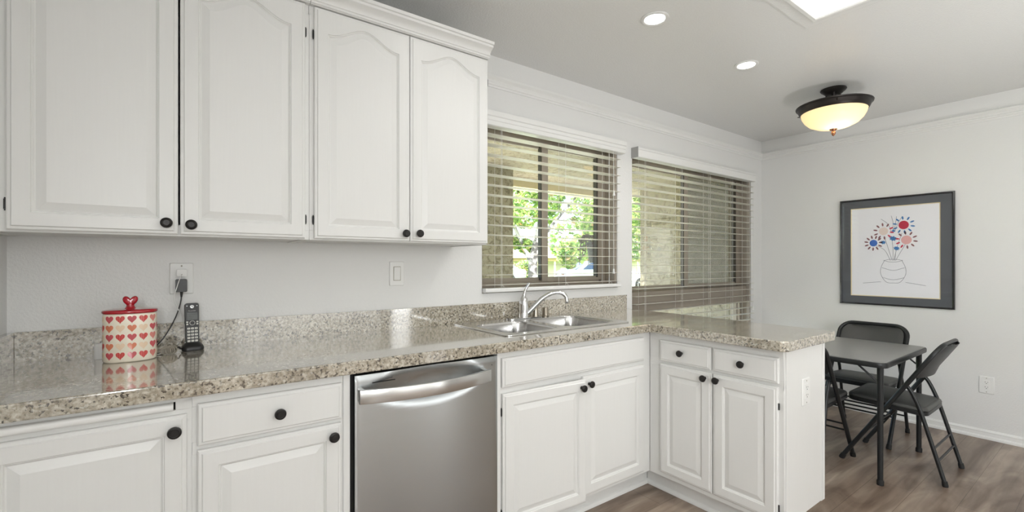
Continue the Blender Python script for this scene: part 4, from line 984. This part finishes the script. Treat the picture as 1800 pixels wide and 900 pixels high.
def tree(label, base, trunk, tr, centers, n, size, seed, branches=()):
    t = thing('shade_tree', label, 'tree', tuple(base), 'leafy trees beyond the porch')
    mb = MB().tube(spl([base + Vector(p) for p in trunk], 6), [tr * (1 - .55 * k / (6 * (len(trunk) - 1))) for k in range(6 * (len(trunk) - 1) + 1)], 12)
    for bpts, r in branches: mb.tube(spl([base + Vector(p) for p in bpts], 5), [r * (1 - .7 * k / (5 * (len(bpts) - 1))) for k in range(5 * (len(bpts) - 1) + 1)], 8)
    build('trunk', mb, 'bark', t, smooth=60)
    o = build('crown', leaf_cloud([(base + Vector(c_), r_) for c_, r_ in centers], n, size, seed), LM, t, smooth=0); return t
R = RV; 
def rel(r, f, z): return R * r + FV * f + Vector((0, 0, z))
b1 = wp(943, 10.5, gz(10.5) - .1)
cent = []
rnd = random.Random(11)
for k in range(34):
    rr_ = rnd.uniform(-1.35, 2.1); zz = rnd.uniform(1.95, 4.4)
    if zz < 2.3 and -.3 < rr_ < .25: zz += .4
    cent.append((rel(rr_, rnd.uniform(-1.0, 1.4), zz), rnd.uniform(.28, .5)))
for a_, z_, r_ in ((.72, 1.75, .22), (.78, 1.5, .17), (.70, 1.62, .2), (-.25, 1.86, .18), (-.48, 1.95, .16)): cent.append((rel(a_, .1, z_), r_))
tree('mottled pale trunked leafy tree seen through the sink window', b1, [(0, 0, 0), tuple(rel(-.05, 0, .7)), tuple(rel(-.08, 0, 1.45)), tuple(rel(.05, 0, 2.1)), tuple(rel(.2, 0, 3.0)), tuple(rel(.2, .1, 4.2))], .14, cent, 15000, .056, 3,
     [([rel(-.08, 0, 1.4), rel(-.28, 0, 1.8), rel(-.55, 0, 2.4), rel(-.8, 0, 3.1)], .07), ([rel(0, 0, 1.9), rel(.5, .2, 2.5), rel(1.1, .3, 3.2)], .06), ([rel(.05, 0, 2.1), rel(.35, -.2, 2.2), rel(.75, -.2, 2.05)], .035)])
b2 = wp(1085, 17, gz(17) - .1); cent = []
for k in range(30): cent.append((rel(rnd.uniform(-2.6, 2.4), rnd.uniform(-1.5, 2), rnd.uniform(2.2, 6.2)), rnd.uniform(.5, .85)))
tree('broad green tree farther off, between the two windows', b2, [(0, 0, 0), (.05, 0, 1.2), (.1, 0, 2.6), (0, .1, 4.6)], .2, cent, 12000, .11, 4)
b3 = wp(880, 24, gz(24) - .1); cent = []
for k in range(24): cent.append((rel(rnd.uniform(-2.5, 3.2), rnd.uniform(-1.5, 2), rnd.uniform(4.0, 8.5)), rnd.uniform(.6, 1.1)))
tree('distant leafy tree filling the upper left of the sink window', b3, [(0, 0, 0), (.05, 0, 2.0), (.1, 0, 4), (0, .1, 6.6)], .24, cent, 9000, .17, 6)
b4 = wp(1135, 13.5, gz(13.5) - .1); cent = []
for k in range(14): cent.append((rel(rnd.uniform(-1.0, 1.2), rnd.uniform(-.8, .8), rnd.uniform(1.95, 3.5)), rnd.uniform(.3, .5)))
tree('small green tree glimpsed at the left edge of the tall window', b4, [(0, 0, 0), (.03, 0, 1.0), (.0, 0, 1.9), (0, .1, 3.0)], .09, cent, 3000, .07, 8)
# carport building across the drive
def slab(mb, u0, u1, tt, z0, z1, dep=.5):
    p, q = wp(u0, tt, 0), wp(u1, tt, 0); d_ = FV * dep
    vs = [mb.bm.verts.new((a.x, a.y, z)) for z in (z0, z1) for a in (p, q, q + d_, p + d_)]
    for k in ((0, 3, 2, 1), (4, 5, 6, 7), (0, 1, 5, 4), (1, 2, 6, 5), (2, 3, 7, 6), (3, 0, 4, 7)): mb.face([vs[i] for i in k])
t = thing('carport', 'long low pale carport with tan fascia across the drive', 'building', tuple(wp(980, 42, -.5)))
mb = MB(); slab(mb, 760, 1160, 42, 1.72, 2.72, 7); build('fascia', mb, 'carport_fascia', t, smooth=0)
mb = MB(); slab(mb, 770, 1150, 42.4, 1.42, 1.72, 6); build('beam', mb, 'carport_shade', t, smooth=0)
mb = MB(); slab(mb, 775, 1145, 46, -.8, 1.5, .3); build('wall', mb, 'carport_wall', t, smooth=0)
mb = MB()
for uu in (800, 872, 974, 1010, 1062, 1120): slab(mb, uu, uu + 3, 42.6, -.8, 1.45, .2)
build('post', mb, 'carport_fascia', t, smooth=0)
t = thing('garden_wall', 'pale slanted stucco wall beside the drive right of the tree trunk', 'wall', tuple(wp(1020, 22, -.3)))
mb = MB(); slab(mb, 1006, 1052, 22, -.5, 1.02, .2)
vs = mb.bm.verts[:]; 
build('panel', mb, 'carport_shade', t, smooth=0, bevel=.02)
mb = MB(); slab(mb, 986, 1006, 22.3, -.5, .98, .2); build('wing', mb, 'carport_wall', t, smooth=0, bevel=.02)
# hedges
for i, (u0, u1, tt, z1, lab) in enumerate(((856, 896, 40.5, 1.5, 'low clipped green hedge behind the parked white sedan'), (917, 938, 38.5, 1.5, 'yellow green bush between the sedan and the tree trunk'))):
    cc_ = []; 
    for k in range(10):
        u = u0 + (u1 - u0) * k / 9; p = wp(u, tt, gz(tt) + .4); cc_.append((p, .5)); cc_.append((p + Vector((0, 0, z1 - gz(tt) - .9)), .48))
    o = build(('hedge', 'garden_bush')[i], leaf_cloud(cc_, 1500, .12, 20 + i), LM, smooth=0); tag(o, lab, ('hedge', 'bush')[i])
# parked cars: local x forward, y left, z up
def car(label, loc, ang):
    t = thing('parked_car', label, 'car', tuple(loc), 'parked white cars', rotz=ang); ORG[t.name] = Vector((0, 0, 0))
    def loft(sections, name, mt, **kw):
        mb = MB(); mb.rings(sections); return build(name, mb, mt, t, **kw)
    prof = [(-2.30, .42), (-2.33, .70), (-2.28, .92), (-2.15, 1.00), (-1.65, 1.03), (.85, .98), (1.60, .90), (2.15, .78), (2.34, .62), (2.36, .40), (2.25, .24), (-2.2, .24)]
    loft([[(x * .97, y, z * (1 if y > 0 else 1)) if False else (x * k, y, .24 + (z - .24) * kz) for x, z in prof] for y, k, kz in ((-.88, .96, .93), (-.80, .99, .98), (-.5, 1, 1), (.5, 1, 1), (.80, .99, .98), (.88, .96, .93))], 'body', 'car_white', smooth=35)
    roof = [(-1.72, 1.0), (-1.05, 1.40), (-.55, 1.455), (.15, 1.44), (.98, .98)]
    loft([[(x, y * (1 - .22 * max(0, (z - 1.0) / .45)), z) for x, z in roof] for y in (-.80, -.74, .74, .80)], 'cabin', 'car_white', smooth=30)
    mb = MB()
    for s in (-1, 1):
        def sp_(x, z): return (x, s * .812 * (1 - .22 * max(0, (z - 1.0) / .45)), z)
        for q in ([(-1.40, 1.05), (-1.02, 1.33), (-.62, 1.38), (-.62, 1.05)], [(-.55, 1.05), (-.55, 1.385), (.10, 1.38), (.72, 1.05)]):
            mb.face([mb.bm.verts.new(sp_(*c_)) for c_ in q])
    for x0_, z0_, x1_, z1_ in ((-1.76, 1.03, -1.10, 1.405), (.99, 1.01, .22, 1.44)):
        w0 = .72; w1 = .56; e_ = -.02 if x0_ < 0 else .02
        mb.face([mb.bm.verts.new(p) for p in ((x0_ + e_, -w0, z0_), (x0_ + e_, w0, z0_), (x1_ + e_, w1, z1_), (x1_ + e_, -w1, z1_))])
    build('windows', mb, 'car_glass', t, smooth=0)
    for x in (-1.38, 1.42):
        for s in (-1, 1):
            wv = build('wheel', MB().lathe([(.20, s * .885 - s * .2), (.32, s * .885 - s * .2), (.335, s * .885 - s * .15), (.335, s * .895), (.31, s * .905), (.22, s * .90)], (x, 0, .335), 'y', 28), 'tire', t, smooth=35)
            mb = MB().lathe([(.225, s * .898), (.22, s * .906), (.195, s * .906), (.19, s * .898)], (x, 0, .335), 'y', 28)
            for k in range(5):
                a = 2 * PI * k / 5; mb.tube([(x, s * .908, .335), (x + .2 * math.cos(a), s * .906, .335 + .2 * math.sin(a))], .022, 5)
            build('rim', mb, 'alloy', wv, smooth=35)
    mb = MB()
    for s in (-1, 1): mb.box(-2.335, -2.2, s * .62 - .16, s * .62 + .16, .78, .86)
    build('tail_light', mb, 'tail_red', t, bevel=.02)
    return t
cz = gz(35) - .2
p = wp(901, 33, 0); hd = math.atan2(-RV.y, -RV.x) - .16
cp = p + Vector((math.cos(hd), math.sin(hd), 0)) * 1.38
car('white sedan parked across the drive, seen left of the tree trunk', (cp.x, cp.y, -.20), hd)
p = wp(1114, 22, 0); hd2 = math.atan2(RV.y, RV.x) + .15; cp = p - Vector((math.cos(hd2), math.sin(hd2), 0)) * 1.40
car('white car whose wheel shows at the left edge of the tall window', (cp.x, cp.y, -.10), hd2)
